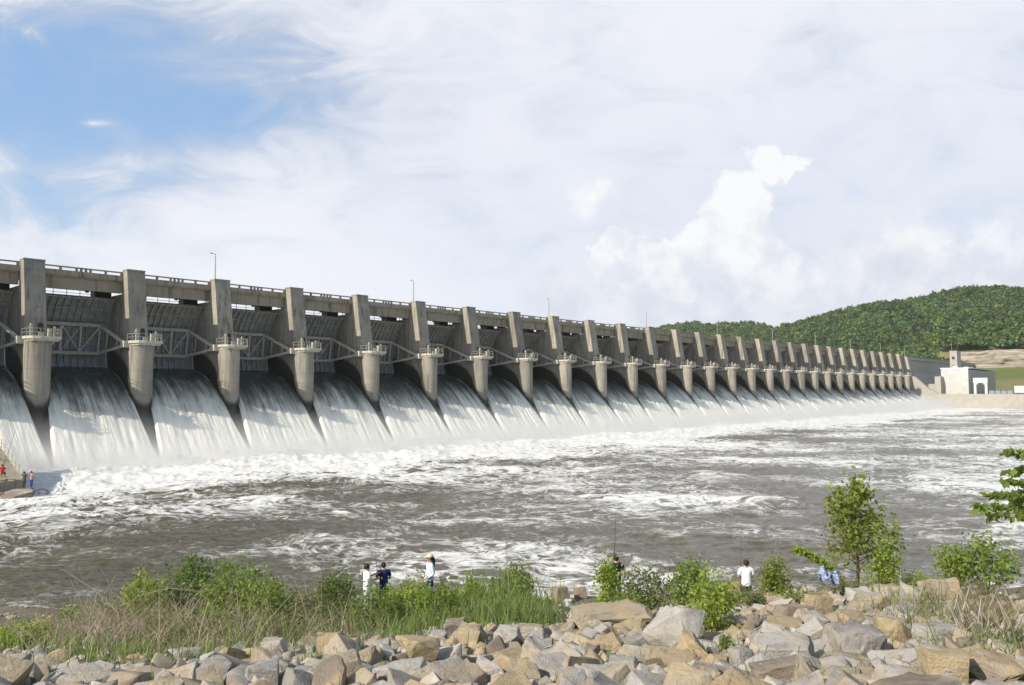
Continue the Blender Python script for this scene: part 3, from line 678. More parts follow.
# forest: far wood as one mass
cand = []
rngf = np.random.default_rng(3)
for i in range(7200):
    t_ = rngf.uniform(.13,.86); j = t_; 
    ii = np.clip(np.searchsorted(tcol,t_),0,len(tcol)-1)
    y = rngf.uniform(520,Yrd[ii]+30)
    if rngf.uniform() > .35+.65*y/1100: continue
    if t_ <= .555 and y < 585: continue
    yy = VX[ii,:,1]; z = np.interp(y,yy,VX[ii,:,2])
    if t_ > .555 and y < Y_of_u(t_,613.5 if t_ > .585 else 585): continue
    cand.append((t_*y,y,z))
P = np.array(cand); nT = len(P); hts = rngf.uniform(7,13,nT); rad = rngf.uniform(3.0,7.2,nT)
per = 120; Cs = []; Os = []
d = rngf.normal(size=(nT,per,3)); d /= np.linalg.norm(d,axis=2)[:,:,None]; d[:,:,2] = np.abs(d[:,:,2])*1.0-.25
lob = 1+.28*np.sin(d[:,:,0]*5+P[:,None,0])*np.cos(d[:,:,1]*4.3+P[:,None,1])
rr = rngf.uniform(.72,1.02,(nT,per))*lob
C = P[:,None,:]+np.stack([d[:,:,0]*rr*rad[:,None], d[:,:,1]*rr*rad[:,None], hts[:,None]*.55+d[:,:,2]*rr*hts[:,None]*.55],-1)
Cf, nf = C.reshape(-1,3), d.reshape(-1,3)+rngf.normal(size=(nT*per,3))*.45; nf /= np.linalg.norm(nf,axis=1)[:,None]
ax_ = np.cross(nf, rngf.normal(size=nf.shape)); ax_ /= np.linalg.norm(ax_,axis=1)[:,None]; bx_ = np.cross(nf,ax_); sz = rngf.uniform(.7,1.35,len(Cf))[:,None]
V = np.stack([Cf-ax_*sz, Cf+bx_*sz*.8, Cf+ax_*sz, Cf-bx_*sz*.8],1).reshape(-1,3); Fq = np.arange(4*len(Cf)).reshape(-1,4)
fo = mesh_np('forest', V, Fq, M['leaf_forest']); tt_ = np.clip(rngf.normal(1.0,.30,nT),.45,1.8); hu_ = rngf.uniform(0,1,nT); cc_ = np.stack([tt_*(1.0+.5*hu_),tt_,tt_*(1.1-.3*hu_),np.ones(nT)],-1)
ca = fo.data.color_attributes.new('tint','FLOAT_COLOR','POINT'); ca.data.foreach_set('color', np.repeat(cc_,per*4,axis=0).astype(np.float32).ravel())
tag(fo, 'dense green woodland covering the hill behind the dam', 'forest', kind='stuff')
# ------------------------------------------------------------------ riprap
def rock_mesh(seed):
    rg_ = random.Random(seed); bm = bmesh.new(); dims = (rg_.uniform(.42,.55), rg_.uniform(.33,.5), rg_.uniform(.22,.42))
    pts = []
    for k in range(rg_.randint(10,15)):
        if k < 8 and seed%2: v = Vector(((k&1)*2-1,(k>>1&1)*2-1,(k>>2&1)*2-1)); v = Vector((v.x*rg_.uniform(.5,1.05),v.y*rg_.uniform(.5,1.05),v.z*rg_.uniform(.6,1.05)))
        else: v = Vector((rg_.uniform(-1,1),rg_.uniform(-1,1),rg_.uniform(-1,1))); m = max(abs(v.x),abs(v.y),abs(v.z)); v = v/m*rg_.uniform(.9,1.1)
        pts.append(bm.verts.new((v.x*dims[0],v.y*dims[1],v.z*dims[2])))
    r = bmesh.ops.convex_hull(bm, input=pts); bmesh.ops.delete(bm, geom=[e for e in r['geom_interior'] if isinstance(e,bmesh.types.BMVert)], context='VERTS')
    bmesh.ops.dissolve_limit(bm, angle_limit=R(14), verts=bm.verts, edges=bm.edges)
    bmesh.ops.bevel(bm, geom=list(bm.edges), offset=.022, segments=2, profile=.6, affect='EDGES')
    bmesh.ops.triangulate(bm, faces=bm.faces)
    bmesh.ops.subdivide_edges(bm, edges=[e for e in bm.edges if e.calc_length()>.12], cuts=2, use_grid_fill=True)
    bmesh.ops.triangulate(bm, faces=bm.faces); bm.normal_update()
    co_ = np.array([v.co for v in bm.verts]); 
    dsp = .06*fbm(co_[:,0]*5+co_[:,2]*3,co_[:,1]*5-co_[:,2]*2.2,3,seed)+.035*fbm(co_[:,0]*14+co_[:,2]*9,co_[:,1]*14+co_[:,2]*11,2,seed+3)
    for v, q in zip(bm.verts, dsp): v.co += v.normal*float(q)
    me = bpy.data.meshes.new('rock'); bm.to_mesh(me); bm.free(); me.materials.append(M['rock'])
    for p in me.polygons: p.use_smooth = True
    if hasattr(me,'set_sharp_from_angle'): me.set_sharp_from_angle(angle=R(28))
    return me
RM = [rock_mesh(s) for s in range(100,122)]
RDIM = [np.ptp(np.array([v.co for v in m.vertices]),axis=0) for m in RM]
CL = {'pale grey':(.47,.435,.385),'grey':(.37,.34,.30),'tan':(.44,.365,.26),'ochre':(.46,.36,.215),'brown':(.30,.245,.185),'cream':(.50,.455,.385)}
ROCKS = []   # (obj, px, py, size, colour)
def put_rock(px, py_base, wpx, hpx, colour, rot=None, tilt=.15, mi=None, label=None, depth=.8):
    p = ground_at(px, py_base); sc = p.y/F; mi = random.randrange(len(RM)) if mi is None else mi; D = RDIM[mi]
    o = link(bpy.data.objects.new('rock', RM[mi])); w, h = wpx*sc, hpx*sc*1.1
    o.scale = (w/D[0], w*depth/D[1], h/D[2]); o.rotation_euler = (random.uniform(-tilt,tilt), random.uniform(-tilt,tilt), rot if rot is not None else random.uniform(-.4,.4))
    o.location = (p.x, p.y+w*depth*.35, p.z+h*.36); c = CL[colour]; k = random.uniform(.9,1.1); o.color = (c[0]*k,c[1]*k,c[2]*k,1)
    ROCKS.append([o,px,py_base-hpx/2,w,colour,label]); return o
HERO = [ # px, base py, width, height, colour, label
 (680,655,62,44,'pale grey','big pale grey upright slab rock, largest above the bottom edge near the middle'),
 (612,629,80,16,'tan','long tan ledge rock left of the big pale grey slab'),
 (548,625,34,16,'tan','flat tan rock just below the tall grass, left of the long ledge rock'),
 (404,622,30,27,'brown','smooth brown boulder poking out of the lime shrub below the people'),
 (945,604,44,30,'tan','tall tan boulder beside the wide leafy shrub at right'),
 (912,612,24,36,'pale grey','pointed pale grey rock left of the tall tan boulder'),
 (822,616,32,24,'ochre','square ochre block rock below the blue speckled cloth'),
 (270,664,34,30,'cream','cream block rock with flat lit top near the dry grass'),
 (328,662,38,34,'ochre','large ochre block rock beside the small leafy plant'),
 (336,690,60,34,'tan','tan rock in the bottom row under the small leafy plant'),
 (260,690,40,28,'pale grey','rounded pale grey rock at the bottom edge under the cream block'),
 (210,688,48,32,'grey','sloping grey rock at the bottom edge left of the rounded pale rock'),
 (70,692,70,18,'cream','long cream rock at the bottom edge near the left corner'),
 (50,672,36,24,'ochre','ochre rock with dark side above the long cream rock'),
 (85,648,54,18,'brown','flat brown slab leaning under the dry grass at left'),
 (8,678,34,26,'grey','dark grey rock in the bottom left corner'),
 (170,668,40,18,'pale grey','flat pale slab rock at the foot of the dry grass clump'),
 (402,672,56,36,'ochre','wide ochre rock with a dark right side in the middle row'),
 (400,690,64,26,'pale grey','wide pale grey rock at the bottom edge left of centre'),
 (470,650,32,26,'tan','tan rock with a shaded front below the tall grass'),
 (455,640,26,22,'brown','brown upright rock below the tall grass left of the tan one'),
 (508,650,34,24,'cream','cream tilted rock right of the tan rock below the grass'),
 (520,672,52,20,'ochre','long flat ochre rock in the middle of the heap'),
 (488,690,44,36,'pale grey','tall pale grey rock at the bottom edge near the centre'),
 (560,672,60,34,'pale grey','rounded pale grey boulder left of the flat pale triangle rock'),
 (600,690,46,24,'cream','cream rock at the bottom edge under the rounded pale boulder'),
 (640,656,44,22,'grey','flat grey triangular rock leaning against the big slab'),
 (625,682,40,26,'pale grey','blocky pale rock below the big upright slab'),
 (678,676,64,18,'ochre','long ochre rock in front of the big upright slab'),
 (712,690,28,24,'tan','small square tan rock at the bottom edge right of the long ochre one'),
 (560,604,20,20,'brown','brown rock at the water edge beside the white bucket'),
 (581,599,16,13,'brown','dark brown wet rock at the water edge right of the white bucket'),
 (757,610,22,20,'tan','tan rock just right of the man in the white shirt'),
 (735,597,14,20,'brown','brown pointed rock at the feet of the man in white shirt'),
 (776,608,28,16,'tan','flat tan rock between the white-shirted man and the red-tinged shrub'),
 (790,636,44,18,'ochre','long tilted ochre slab below the flat tan rock'),
 (815,628,36,16,'cream','cream slab stacked over the tilted ochre slab'),
 (768,652,44,34,'pale grey','pale grey block rock right of the bright green bush'),
 (745,670,36,24,'grey','grey rock in shadow right of the big slab'),
 (795,672,70,36,'pale grey','broad pale grey rock with smooth top near the bottom edge right of centre'),
 (862,665,66,42,'grey','broad sloping grey slab rock below the young tree'),
 (900,650,40,36,'ochre','rounded ochre boulder with pale left side in the right heap'),
 (945,650,54,28,'pale grey','pale flat rock above the speckled ochre rock at right'),
 (955,692,56,44,'ochre','speckled ochre rock at the bottom edge on the right'),
 (1005,690,64,36,'tan','wide flat tan rock in the bottom right corner'),
 (900,690,46,26,'cream','cream block rock at the bottom edge below the rounded ochre boulder'),
 (858,632,40,20,'ochre','ochre wedge rock below the trunk of the young tree'),
 (875,612,34,20,'tan','tan rock at the foot of the young tree'),
 (860,606,26,18,'cream','cream rock left of the young tree trunk'),
 (892,600,34,16,'tan','flat tan rock right of the young tree trunk'),
 (845,686,58,16,'tan','flat tan slab at the bottom edge right of the broad pale rock'),
]
for h in HERO:
    q = 1.0 if 'big pale' in h[5] else .84
    put_rock(h[0],h[1],h[2]*q,h[3]*q,h[4], label=h[5])
def veg_line(x): return np.interp(x,[0,100,200,250,350,450,550,650,720,800,900,940,1024],[650,662,656,642,634,630,612,604,612,590,586,584,650])
taken = [(o.location.x,o.location.y,s*.5) for o,_,_,s,_,_ in ROCKS]
rub = []; rngr = random.Random(11); count = 0
def try_rocks(n, s0, s1, gap, indiv, prob_above, xw=.74, x0=0):
    global count
    for _ in range(n):
        Yp = 8.2+ (34-8.2)*rngr.random()**1.25; Xp = rngr.uniform(x0,xw)*rngr.choice((-1,1))*Yp
        s = rngr.uniform(s0,s1); z = float(zg(Xp,Yp)); px, py = pix((Xp,Yp,z+s*.6))
        if py < veg_line(px)-4 and rngr.random() > prob_above: continue
        if any((Xp-a)**2+(Yp-b_)**2 < (gap*(s*.5+c))**2 for a,b_,c in taken): continue
        taken.append((Xp,Yp,s*.5)); mi = rngr.randrange(len(RM))
        rot = (rngr.uniform(-.6,.6),rngr.uniform(-.6,.6),rngr.uniform(0,6.28)); cn = rngr.choice(['pale grey','pale grey','tan','tan','cream','ochre','grey','brown']); k = rngr.uniform(.85,1.12); c = tuple(x*k for x in CL[cn])
        sc = (s*rngr.uniform(.95,1.25),s*rngr.uniform(.85,1.15),s*rngr.uniform(.55,1.1))
        if indiv and len(ROCKS) < 300:
            o = link(bpy.data.objects.new('rock', RM[mi])); o.scale = sc; o.rotation_euler = rot; o.location = (Xp,Yp,z+s*.16); o.color = (*c,1)
            ROCKS.append([o,px,py,s,cn,None])
        else: rub.append((mi,Xp,Yp,z+s*.12,sc,rot,c))
try_rocks(420,.46,.8,.64,True,.0)
try_rocks(5200,.30,.5,.62,True,.02)
try_rocks(9000,.20,.36,.62,False,.04)
try_rocks(9000,.12,.22,.66,False,.08)
try_rocks(2600,.38,.75,.64,False,.15,1.25,.74)
try_rocks(7000,.16,.38,.62,False,.2,1.25,.70)
# the small broken stone between them: past counting
from mathutils import Euler
pv, pf, pc, bidx = [], [], [], 0
RA = []
for m in RM:
    mm = bpy.data.meshes.new('t'); bm = bmesh.new(); bm.from_mesh(m); bmesh.ops.convex_hull(bm, input=bm.verts); bmesh.ops.delete(bm, geom=[v for v in bm.verts if not v.link_faces], context='VERTS')
    bmesh.ops.dissolve_limit(bm, angle_limit=R(9), verts=bm.verts, edges=bm.edges); bmesh.ops.triangulate(bm, faces=bm.faces); bm.to_mesh(mm); bm.free()
    RA.append((np.array([v.co for v in mm.vertices]), np.array([p.vertices[:] for p in mm.polygons]))); bpy.data.meshes.remove(mm)
for mi,x,y,z,sc,rot,c in rub:
    v, f = RA[mi]; Rm = np.array(Euler(rot).to_matrix()); v2 = (v*np.array(sc))@Rm.T+np.array((x,y,z)); pv.append(v2); pf.append(f+bidx); bidx += len(v); pc.append(np.tile([*c,1],(len(v),1)))
rb = mesh_np('stone_rubble', np.concatenate(pv), np.concatenate(pf), None); ca = rb.data.color_attributes.new('stone','FLOAT_COLOR','POINT'); ca.data.foreach_set('color', np.concatenate(pc).astype(np.float32).ravel())
t = NT('rubble_stone'); at_ = t.n('ShaderNodeAttribute', attribute_name='stone').outputs['Color']; p_ = t.pos(); n_ = t.noise(p_,9,6,.68); n2_ = t.noise(p_,2.2,4)
c_ = t.mix(t.lin(n_,.3,.75,0,.5), at_, t.mix(1.0, at_, (.5,.47,.44),'MULTIPLY')); c_ = t.mix(t.sstep(n2_,.5,.65,0,.4), c_, (.34,.27,.17)); c_ = t.mix(1.0, c_, (.78,.77,.77), 'MULTIPLY')
rb.data.materials.append(t.done(t.bsdf(c_,.9,.2,bump=n_,bstr=.6,bdist=.03))); tag(rb, 'small broken stones filling the gaps between the bank rocks', 'rubble', kind='stuff')
# labels for the remaining rocks, by colour, size and neighbour
LM = [('the big pale grey slab',682,632),('the bright green bush',712,600),('the young tree',862,590),('the tall tan boulder',945,585),('the dead brush',985,622),('the bottom right corner',1010,680),
      ('the tall grass',500,615),('the dry grass',130,630),('the small leafy plant',335,668),('the bottom left corner',12,680),('the square ochre block',822,604),('the cream block',270,650),('the rounded ochre boulder',900,632),
      ('the long tan ledge rock',606,618),('the rounded pale boulder',560,655),('the wide ochre rock',402,655),('the broad grey slab',862,645),('the broad pale rock',795,655)]
seen = {}
for r in ROCKS:
    o,px,py,s,cn,lab = r
    if not lab:
        L = sorted(LM, key=lambda q: (q[1]-px)**2+2.0*(q[2]-py)**2)[:2]; a = L[0]; dx, dy = px-a[1], (py-a[2])*1.4
        rel = ('right of' if dx > 0 else 'left of') if abs(dx) > abs(dy) else ('below' if dy > 0 else 'above')
        sw = 'large' if s > .5 else ('medium' if s > .38 else 'small'); lab = f'{sw} {cn} rock {rel} {a[0]}'
    seen.setdefault(lab,[]).append(r)
for lab, rs in seen.items():
    rs.sort(key=lambda q: q[1])
    for k, r in enumerate(rs):
        l2 = lab if len(rs) == 1 else f'{lab}, {("leftmost","second from left","third from left","fourth from left","fifth from left","sixth from left","seventh from left","eighth from left","ninth from left","tenth from left")[min(k,9)] if k < len(rs)-1 else "rightmost"} of them'
        tag(r[0], l2, 'rock', 'rocks of the riprap bank')
# ------------------------------------------------------------------ plants
def twig_mesh(base, tips, r0, mb=None):
    mb = mb or MB()
    for t_ in tips:
        m1 = base.lerp(t_,.5)+Vector((random.uniform(-.08,.08),random.uniform(-.08,.08),.06)); mb.tube([base,m1,t_],[r0,r0*.6,r0*.25],5)
    return mb
def foot(px, D):
    d = ray(px, 600); x = d.x/d.y*D; return Vector((x, D, float(zg(x,D))))
def shrub(name, px, top, wpx, D, leaf, label, dens=1.0, cat='shrub', aspect=.6, depth=.8, shape=None, up=.25, size=None, clumps=None, spread=.085):
    p = foot(px, D); sc = p.y/F; w = wpx*sc; h = at(px, top, D).z-p.z; rng = np.random.default_rng(int(px*7+top))
    o = empty(name, p); tag(o, label, cat); size = size or min(.12, max(.05, .085*math.sqrt(w*h)/1.3)); size = max(size, 2.6*sc)
    clumps = clumps or int(18+26*min(w*h,2.5)); n = int(dens*3.4*w*h/(size*size*.5))
    d = rng.normal(size=(clumps,3)); d /= np.linalg.norm(d,axis=1)[:,None]; rr = rng.uniform(.3,1,clumps)**.6
    c = d*rr[:,None]*np.array([w*.43,w*.43*depth,h*.44]); c[:,2] += h*.50
    if shape: c = shape(c, w, h, rng)
    wts = rng.uniform(.4,1.4,clumps); idx = rng.choice(clumps,n,p=wts/wts.sum()); sg = spread*math.sqrt(w*h)*rng.uniform(.6,1.3,clumps)
    C = c[idx]+rng.normal(size=(n,3))*sg[idx][:,None]*np.array([1,1,1.25]); C[:,2] = np.maximum(C[:,2],.03)
    V, f = diamonds(C, size, up, (C-np.array([0,0,h*.4]))*.8/max(w,h), aspect, rng)
    mesh_np('foliage', V, f, M[leaf], o)
    mb = twig_mesh(Vector((0,0,-.05)), [Vector(q) for q in c[:16]], .018); mb.build('stem', M['stem'], o)
    return o
def conif(c, w, h, rng):       # taller than wide, tapering to the top
    k = np.clip(c[:,2]/h,0,1); c[:,0] *= 1.15-.85*k; c[:,1] *= 1.15-.85*k; q = rng.uniform(.6,1.3,len(c)); c[:,0] *= q; return c
for q in [
 ('shrub',236,557,70,22,'leaf_mid','large mid green shrub rising behind the dry grass, left of the people',1),
 ('shrub',190,554,62,24,'leaf_dark','deep green shrub left of and touching the largest one behind dry grass',1),
 ('shrub',270,577,62,21,'leaf_mid','green shrub on the right side of the large one, above the cream block',1),
 ('shrub',146,565,44,23,'leaf_lime','yellow green shrub behind the top left of the dry grass',1),
 ('shrub',338,569,46,23,'leaf_dark','dark leafy shrub with upright stems left of the boy in white',1),
 ('shrub',304,588,46,21,'leaf_weed','dull green weedy shrub between the large shrub and the boy in white',.7),
 ('shrub',410,579,62,22.5,'leaf_lime','low bright lime shrub in front of the people at centre left',1.1),
 ('shrub',371,584,50,21.5,'leaf_mid','low green shrub hiding the legs of the boy in white',.9),
 ('shrub',442,583,52,22,'leaf_mid','low green shrub in front of the legs of the woman',.8),
 ('shrub',474,568,30,24,'leaf_lime','small lime green shrub at the left end of the tall grass top',1),
 ('shrub',514,564,54,25,'leaf_mid','glossy green shrub above the tall grass right of the woman',1),
 ('shrub',607,552,36,23,'leaf_lime','lime green sapling hiding the man in dark clothes',1,'c'),
 ('shrub',648,564,58,24,'leaf_weed','thin olive green bush right of the man in dark clothes',.8),
 ('shrub',628,588,50,22,'leaf_mid','low green shrub at the feet of the man in dark clothes',.8),
 ('shrub',690,554,46,22,'leaf_mid','mid green bush standing behind the big pale grey slab',1),
 ('shrub',712,571,60,17.5,'leaf_lime','rounded bright green bush right of the big pale grey slab',1),
 ('shrub',776,556,48,23,'leaf_red','reddish tinged upright shrub right of the man in white shirt',1,'c'),
 ('shrub',800,590,40,22,'leaf_mid','low green plant under the reddish shrub beside the ochre block',.8),
 ('shrub',750,589,40,22.5,'leaf_weed','low weeds around the legs of the man in white shirt',.9),
 ('shrub',918,574,36,24,'leaf_lime','small bright green plant left of the tall tan boulder',1),
 ('weed_plant',335,656,38,12.0,'leaf_mid','small dark leafy plant growing among the rocks at the bottom',.5),
 ('weed_plant',25,622,62,18,'leaf_lime','bright green low weeds at the left edge above the rocks',.8),
 ('weed_plant',78,604,44,24,'leaf_mid','green weeds at the water edge near the left corner',.8),
 ('weed_plant',725,634,16,14.5,'leaf_mid','tiny green sprig between rocks right of the big slab',.5),
 ('weed_plant',612,660,8,13,'leaf_lime','tiny green tuft in the rocks below the ledge rock',.5),
 ('weed_plant',835,634,16,15,'leaf_lime','tiny bright weed between the slabs below the square ochre block',.5),
 ('weed_plant',770,668,40,11.5,'leaf_weed','dull weeds at the bottom edge below the broad pale rock',.4),
 ('weed_plant',1008,632,40,15,'leaf_weed','olive weeds at the right edge beside the dead brush',.5),
 ('weed_plant',935,602,46,19,'leaf_weed','olive weeds in front of the tall tan boulder',.5),
 ('weed_plant',112,598,60,21,'leaf_weed','olive weeds tangled in the left end of the dry grass',.45),
 ('weed_plant',165,612,70,18,'leaf_weed','olive weeds at the foot of the dry grass clump',.4),
 ('weed_plant',215,606,60,19,'leaf_mid','green weeds growing through the dry grass under the large shrub',.45),
 ('weed_plant',280,614,60,18.5,'leaf_weed','olive weeds between the dry grass and the cream block',.45),
 ('weed_plant',845,580,54,23,'leaf_weed','weedy growth under the young tree left of its trunk',.7),
]: shrub(*q[:7], dens=q[7], shape=conif if len(q)>8 else None, cat='plant' if q[0]=='weed_plant' else 'shrub')
# young tree
def tree_shape(c, w, h, rng):
    k = np.clip(c[:,2]/h,0,1); c[:,0] *= 1.2-.95*k**1.4; c[:,1] *= 1.2-.95*k**1.4; q = rng.uniform(.5,1.5,len(c)); c[:,0] *= q; c[:,1] *= q; c[:,2] = .14*h+c[:,2]*.86; return c
yt = shrub('young_tree',858,478,84,24.5,'leaf_red','young bushy tree with red tinged leaves standing above the right rocks',dens=.8,cat='tree',clumps=44,shape=tree_shape,size=.165,spread=.058)
for ch in kids(yt):
    if ch.name.startswith('stem'): bpy.data.objects.remove(ch)
p = foot(858,24.5); rn = random.Random(5); mb = MB(); H = at(858,480,24.5).z-p.z
mb.tube([(0,0,-.1),(.03,0,H*.3),(-.03,.02,H*.6),(.02,0,H*.97)],[.05,.042,.03,.008],7); mb.build('trunk', M['stem'], yt, smooth=True)
mb = MB()
for k in range(26):
    z = H*(.2+.72*k/26); a = rn.uniform(0,6.28); L = (1.25-.95*k/26)*rn.uniform(.7,1.1); mb.tube([(0,0,z),(L*.5*math.cos(a),L*.5*math.sin(a),z+.18),(L*math.cos(a),L*math.sin(a),z+.42)],[.018,.012,.004],5)
mb.build('limbs', M['stem'], yt)
shrub('shrub',886,538,36,23.5,'leaf_lime','bright green bushy sapling against the right side of the young tree',shape=conif,clumps=50)
def mound(c, w, h, rng):
    c[:,2] = np.abs(c[:,2]-.5*h)*1.25+.28*h+rng.uniform(-.1,.1,len(c))*h; c[:,0] *= rng.uniform(.7,1.2,len(c)); return c
shrub('shrub',988,534,100,24,'leaf_mid','wide broad leaved green shrub behind the tall tan boulder at the right edge',dens=.85,clumps=40,size=.17,shape=mound,aspect=.48)
shrub('shrub',950,537,40,24.6,'leaf_lime','yellow green leafy shoots at the left side of the wide right shrub',dens=.6,clumps=16,size=.14,aspect=.48)
rn = random.Random(9)
# overhanging branch at the right edge: a small tree whose trunk stands just outside the frame
p = ground_at(1062,640); sc = p.y/F; H = (640-455)*sc; specs = []
def loc_(px,py,dy=0): q = at(px,py,p.y+dy); return (q.x-p.x, q.y-p.y, q.z-p.z)
for (x0,y0,x1,y1,dy) in [(1040,458,1002,448,-.2),(1046,470,1008,470,.1),(1044,488,1004,478,-.3),(1046,500,1010,492,.2),(1036,510,974,500,0),(1030,515,985,513,-.2),(1040,480,1014,505,.3),(1050,460,1080,440,0),(1056,480,1100,470,.2),(1056,500,1095,510,0),(1030,500,990,490,.2)]:
    a, c = np.array(loc_(x0,y0,dy)), np.array(loc_(x1,y1,dy+rn.uniform(-.3,.1))); d = c-a; specs.append((tuple(a),tuple(d+np.array([0,0,.12])),float(np.linalg.norm(d)),.16,7))
q1, q2 = loc_(1046,560), loc_(1045,452); rng = np.random.default_rng(31); Cs_, Ax_ = [], []
for (b0,d_,L,dr,pn) in specs:
    b0, d_ = np.array(b0), np.array(d_); d_ = d_/np.linalg.norm(d_); sd_ = np.cross(d_,[0,0,1]); sd_ /= np.linalg.norm(sd_); m_ = int(L*46)
    for f in np.linspace(.12,1.02,m_):
        sg_ = rng.choice([-1,1]); Cs_.append(b0+d_*L*f+np.array([0,0,-dr*L*f*f])+sd_*sg_*.07+rng.normal(size=3)*.035+np.array([0,0,-.05])); Ax_.append(sd_*sg_*.7+d_*.55+np.array([0,0,-.7]))
o = empty('leafy_tree', p); tag(o,'broad leaved branches reaching in from the right edge over the river','tree')
V, f = diamonds(np.array(Cs_), .19, 0, np.array(Ax_)*2.2, .56, rng); mesh_np('foliage', V, f, M['leaf_mid'], o)
mb = MB(); mb.tube([(0,0,-.1),q1,q2],[.05,.04,.012],7)
for k, q_ in enumerate(specs):
    b0, d_ = Vector(q_[0]), Vector(q_[1]).normalized(); s0 = q1 if k%2 else (q1[0]*.5+q2[0]*.5,q1[1]*.5,q1[2]*.5+q2[2]*.5); mb.tube([s0,b0,b0+d_*q_[2]*.5+Vector((0,0,-q_[3]*q_[2]*.25)),b0+d_*q_[2]+Vector((0,0,-q_[3]*q_[2]))],[.02,.012,.008,.004],5)
mb.build('stem', M['stem'], o)
# trailing branch left of the young tree
p = ground_at(826,598); V0 = []
def loc2(px,py): q = at(px,py,p.y); return Vector((q.x-p.x,q.y-p.y,q.z-p.z))
line = [loc2(846,592),loc2(835,575),loc2(820,560),loc2(806,554),loc2(794,549)]; rng = np.random.default_rng(12); C = []
for k in range(900):
    f = rng.random()*(len(line)-1); i0 = int(f); C.append(np.array(line[i0].lerp(line[i0+1],f-i0))+rng.normal(size=3)*np.array([.07,.07,.06]))
o = empty('trailing_branch', p); tag(o,'arching bright green branch reaching left above the blue speckled cloth','branch')
V, f = diamonds(np.array(C),.10,.2,None,.6,rng); mesh_np('foliage',V,f,M['leaf_lime'],o); mb = MB(); mb.tube([Vector((0.3,0,-.05))]+line,[.016,.014,.012,.01,.007,.004],5); mb.build('stem',M['stem'],o)
# grasses
def blades(n, region, h0, h1, lean, wid, rng, mat, name, label):
    Vs, Fs = [], []; b_ = 0; m = 0
    while m < n:
        px, py, spread, hh = region(rng); p = ground_at_fast(px, py)
        a = rng.uniform(0,6.28); L = rng.uniform(h0,h1)*hh*(1.8 if rng.random() < .13 else 1); ln = lean*rng.uniform(.2,1.3)*L; d = np.array([math.cos(a),math.sin(a)*.8,0]); s = np.array([-d[1],d[0],0])*wid*rng.uniform(.7,1.3)
        if rng.random() < .5: s = np.array([wid,0,0])
        q = [p, p+np.array([0,0,L*.45])+d*ln*.2, p+np.array([0,0,L*.85])+d*ln*.6, p+np.array([0,0,L*(1.0-.35*min(1,ln/L))])+d*ln*1.1]
        Vs += [q[0]-s,q[0]+s,q[1]-s*.85,q[1]+s*.85,q[2]-s*.55,q[2]+s*.55,q[3]-s*.12,q[3]+s*.12]; Fs += [[b_,b_+1,b_+3,b_+2],[b_+2,b_+3,b_+5,b_+4],[b_+4,b_+5,b_+7,b_+6]]; b_ += 8; m += 1
    o = mesh_np(name, np.array(Vs), np.array(Fs), mat); return tag(o, label, 'grass', kind='stuff')
def ground_at_fast(px, py):
    d = ray(px,py); k = 1.72/(-d.z-.225*(1)) if -d.z > .24 else 30
    den = -d.z-.225*(d.y-.08*d.x); k = (HC-.225*38.7+.02)/den if den > .02 else 34
    k = min(max(k,6),38); x, y = d.x*k, d.y*k; return np.array((x,y,float(zg(x,y))-.02))
def reg(lst):
    w = np.array([q[4] for q in lst],float); w /= w.sum()
    def f(rng):
        q = lst[rng.choice(len(lst),p=w)]; return rng.normal(q[0],q[2]), rng.normal(q[1],q[3]), 1, q[5]
    return f
blades(15000, reg([(440,624,28,5,3,.8),(500,624,26,5,3.5,1.0),(535,622,12,4,1.0,.7),(90,652,40,8,1,.4),(180,655,50,8,1,.4),(395,632,14,5,1,.6),(330,628,26,6,1,.7),(640,612,30,5,.6,.5),(240,640,50,9,1.2,.6),(920,625,22,8,.8,.5),(10,640,20,5,.6,.4),(800,600,30,5,.5,.4),(985,648,24,10,.6,.5),(300,668,60,9,.5,.34),(120,672,70,8,.5,.34),(560,650,90,14,.4,.3),(800,655,110,16,.7,.32),(700,672,120,9,.4,.3),(900,640,50,12,.5,.34)]), .35, 1.0, .5, .011, np.random.default_rng(1), M['grass'], 'tall_grass', 'tall green grass growing along the middle of the bank')
blades(6500, reg([(120,640,38,11,2.6,.8),(180,636,50,11,2.6,.85),(90,640,20,6,1,.6),(250,640,30,8,1,.8),(300,632,30,7,1,.8),(350,632,24,5,.7,.6),(500,628,40,4,.5,.7),(660,608,40,5,.4,.5),(930,628,30,10,.8,.5),(985,640,24,12,1,.6),(860,604,26,5,.5,.5)]), .15, 1.2, 1.9, .007, np.random.default_rng(2), M['straw'], 'dry_grass', 'tangle of dry straw grass on the left of the bank')
# arching dead stalks
def stalk(pts, r0, label, name='dead_stalk', branches=0, seed=1):
    P_ = pts; o = None; b_ = MB(); base = Vector(P_[0]); rn_ = random.Random(seed)
    loc = [Vector(q)-base for q in P_]; b_.tube(loc,[r0*(1-.75*i/(len(loc)-1)) for i in range(len(loc))],6)
    for k in range(branches):
        f = rn_.uniform(.35,.95)*(len(loc)-1); i0 = min(int(f),len(loc)-2); q = loc[i0].lerp(loc[i0+1],f-i0); L = rn_.uniform(.15,.4)
        b_.tube([q,q+Vector((rn_.uniform(-.5,.5)*L,rn_.uniform(-.4,.4)*L,L))],[r0*.4,r0*.12],4)
    o = b_.build(name, M['deadwood']); o.location = base; return tag(o,label,'dead stalk')
def arcpts(px,py,tips):
    g_ = ground_at(px,py); out = [g_-Vector((0,0,.05))]
    for (a,c) in tips: out.append(at(a,c,g_.y))
    return out
stalk(arcpts(507,626,[(510,600),(508,575),(506,548),(509,528)]),.016,'tall thin dead weed stalk standing in the tall grass',branches=9,seed=3)
stalk(arcpts(132,640,[(118,612),(95,590),(60,568)]),.018,'long dead stalk arching left over the water from the dry grass',branches=3)
